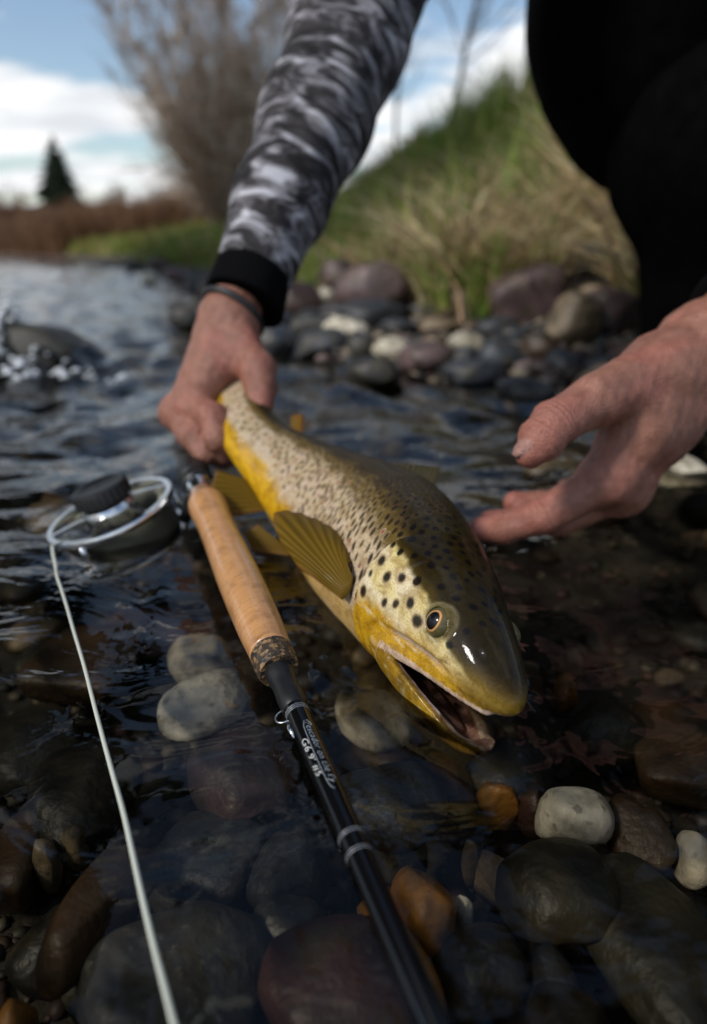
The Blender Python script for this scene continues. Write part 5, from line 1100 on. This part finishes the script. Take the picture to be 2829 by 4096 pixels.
# ---- clothes
def cloth_sdf(name, bones, lo, hi, h, k, wr, mat, frames=None, cut=None, label=None):
    g = grid(lo, hi, h); d = None
    for a, b, r1, r2 in bones:
        c = cone(g, a, b, r1, r2); d = c if d is None else smin(d, c, k)
    d = near_noise(d, g, [(wr[0], wr[1], 11), (wr[0]*.4, wr[1]*2.3, 12)], max(3*h, wr[0]*3))
    if cut is not None: d = np.maximum(d, cut(g))
    v, f = surface_nets(d, lo, h); at = None
    o = link(name, mesh_from(name, v, f.astype(np.int32), True, None, {'fc': frames(v)} if frames else None), mat, person)
    if label: o['label'] = label
    return o
def camo_mat():
    m, nt, b, N, L = new_mat("camouflage_cloth"); at = N('ShaderNodeAttribute'); at.attribute_name = 'fc'; mp = N('ShaderNodeMapping'); mp.inputs['Scale'].default_value = (62, 24, 24); L(at.outputs['Vector'], mp.inputs[0])
    n = N('ShaderNodeTexNoise'); n.inputs['Scale'].default_value = 1; n.inputs['Detail'].default_value = 7; n.inputs['Roughness'].default_value = .6; n.inputs['Distortion'].default_value = .9; L(mp.outputs[0], n.inputs[0])
    r = ramp(N, [(.36, (.012, .011, .012)), (.47, (.035, .032, .034)), (.53, (.13, .125, .135)), (.60, (.26, .255, .275)), (.66, (.48, .48, .52))]); L(n.outputs[0], r.inputs[0]); L(r.outputs[0], b.inputs['Base Color']); b.inputs['Roughness'].default_value = .8; b.inputs['Specular IOR Level'].default_value = .2
    geo = N('ShaderNodeNewGeometry'); n2 = N('ShaderNodeTexNoise'); n2.inputs['Scale'].default_value = 45; L(geo.outputs['Position'], n2.inputs[0]); bp = N('ShaderNodeBump'); bp.inputs['Distance'].default_value = .006; bp.inputs['Strength'].default_value = .4; L(n2.outputs[0], bp.inputs['Height']); L(bp.outputs[0], b.inputs['Normal']); return m
M_BLACKC = simple("black_cloth", (.0022, .0022, .0025), .95, spec=.015, noise=40, amt=.4); M_TEAL = simple("teal_cloth", (.012, .035, .05), .8, spec=.15, noise=200, amt=.4)
M_RIB = simple("black_rib_knit", (.004, .004, .0045), .95, spec=.03)
a0, a1 = P(252, 277, 0.5967), P(372, -20, 0.7000); adir = (a1-a0)/np.linalg.norm(a1-a0); ax2 = np.cross(adir, [0, 1., 0]); ax2 /= np.linalg.norm(ax2); ax3 = np.cross(adir, ax2)
sb = [(P(252, 275, 0.5967), P(281, 200, 0.6174), .0335, .0400), (P(281, 200, 0.6174), P(316, 122, 0.6426), .0400, .0500), (P(316, 122, 0.6426), P(347, 44, 0.6800), .0500, .0575), (P(347, 44, 0.6800), elR, .0575, .064), (elR, shR, .064, .075)]
pts_ = np.array([q for s in sb for q in s[:2]]); cutp = P(250, 279, 0.5967)
cloth_sdf("sleeve", sb, pts_.min(0)-.09, pts_.max(0)+.09, .0045, .02, (.0016, 55), camo_mat(), lambda v: np.stack([(v-a0)@adir, (v-a0)@ax2, (v-a0)@ax3], -1), lambda g: -((g-cutp)@adir.astype(np.float32)), "grey black and white camouflage sleeve")
cb = [(P(253, 273, 0.5968), P(243, 306, 0.5908), .0330, .0360)]; cp = P(241, 304, 0.5908); pts_ = np.array([cb[0][0], cb[0][1]])
cloth_sdf("cuff", cb, pts_.min(0)-.06, pts_.max(0)+.06, .0025, .01, (.0007, 110), M_RIB, None, lambda g: np.maximum(-((g-cp)@adir.astype(np.float32)), (g-P(254, 272, 0.5969))@adir.astype(np.float32)), "black ribbed cuff")
wc = P(233, 313, 0.5879); wa = (np.asarray(z1)-np.asarray(z0)); wa /= np.linalg.norm(wa); wa = wa+np.array([.30, .1, 0]); wa /= np.linalg.norm(wa); u1 = np.cross(wa, [0, 1., 0]); u1 /= np.linalg.norm(u1); u2 = np.cross(wa, u1)
obj("wristband", tube([wc+.0275*(math.cos(t)*u1+math.sin(t)*u2) for t in np.linspace(0, 2*math.pi, 40)], .0032, 10, False), simple("rubber_band", (.012, .013, .014), .5), person)
jb = [((.475, 1.12, .50), (.44, .98, .80), .235, .20), (shR, shL, .10, .10), (shL, elL, .085, .075)]
cloth_sdf("jacket", jb, np.array([.05, .55, .1]), np.array([1.0, 1.5, 1.15]), .013, .06, (.006, 16), M_BLACKC, label="black jacket front")
lb = [((.53, 1.12, .42), (.505, .99, .31), .18, .150), ((.505, .99, .31), (.545, 1.02, .14), .150, .115), ((.545, 1.02, .14), (.58, 1.16, -.10), .115, .085), ((.66, 1.10, .42), (.84, .98, .30), .17, .13), ((.84, .98, .30), (.88, 1.25, -.10), .12, .085)]
cloth_sdf("waders", lb, np.array([.2, .6, -.12]), np.array([1.15, 1.6, .7]), .013, .05, (.005, 18), M_BLACKC, label="black waders")
l0, l1 = P(738, 326, .49), P(775, 300, .51); ld = np.asarray(l1)-np.asarray(l0); ld /= np.linalg.norm(ld)
cloth_sdf("cuff", [(l0, l1, .043, .046)], np.minimum(l0, l1)-.07, np.maximum(l0, l1)+.07, .004, .01, (.0015, 90), M_RIB, None, lambda g: np.maximum(-((g-np.asarray(l0, np.float32))@ld.astype(np.float32)), (g-np.asarray(l1, np.float32))@ld.astype(np.float32)-.01), "black fleece cuff")
cloth_sdf("sleeve", [(l1, P(840, 235, .56), .050, .055), (P(840, 235, .56), elL, .055, .07)], np.min([l1, P(840, 235, .56), elL], 0)-.1, np.max([l1, P(840, 235, .56), elL], 0)+.1, .007, .02, (.002, 40), M_TEAL, None, lambda g: -((g-np.asarray(l1, np.float32))@ld.astype(np.float32)), "dark teal sleeve")
# cap and hair
hF, hU, hR = HF; lo = hdC-.22; hi = hdC+.22; g = grid(lo, hi, .007)
d = ellip(g, hdC+hU*.02, (hR, hF, hU), (.088, .105, .115)); d = np.maximum(d, -((g-hdC)@hU.astype(np.float32))+.03)
br = ellip(g, hdC+hF*.10+hU*.045, (hR, hF, hU), (.085, .10, .012)); d = smin(d, br, .01); v, f = surface_nets(d, lo, .007); link("cap", mesh_from("cap", v, f.astype(np.int32)), M_BLACKC, person)
d = np.maximum(ellip(g, hdC-hF*.012, (hR, hF, hU), (.082, .094, .12)), (g-hdC)@hF.astype(np.float32)); v, f = surface_nets(d, lo, .007); link("hair", mesh_from("hair", v, f.astype(np.int32)), simple("hair_brown", (.03, .018, .01), .8), person)
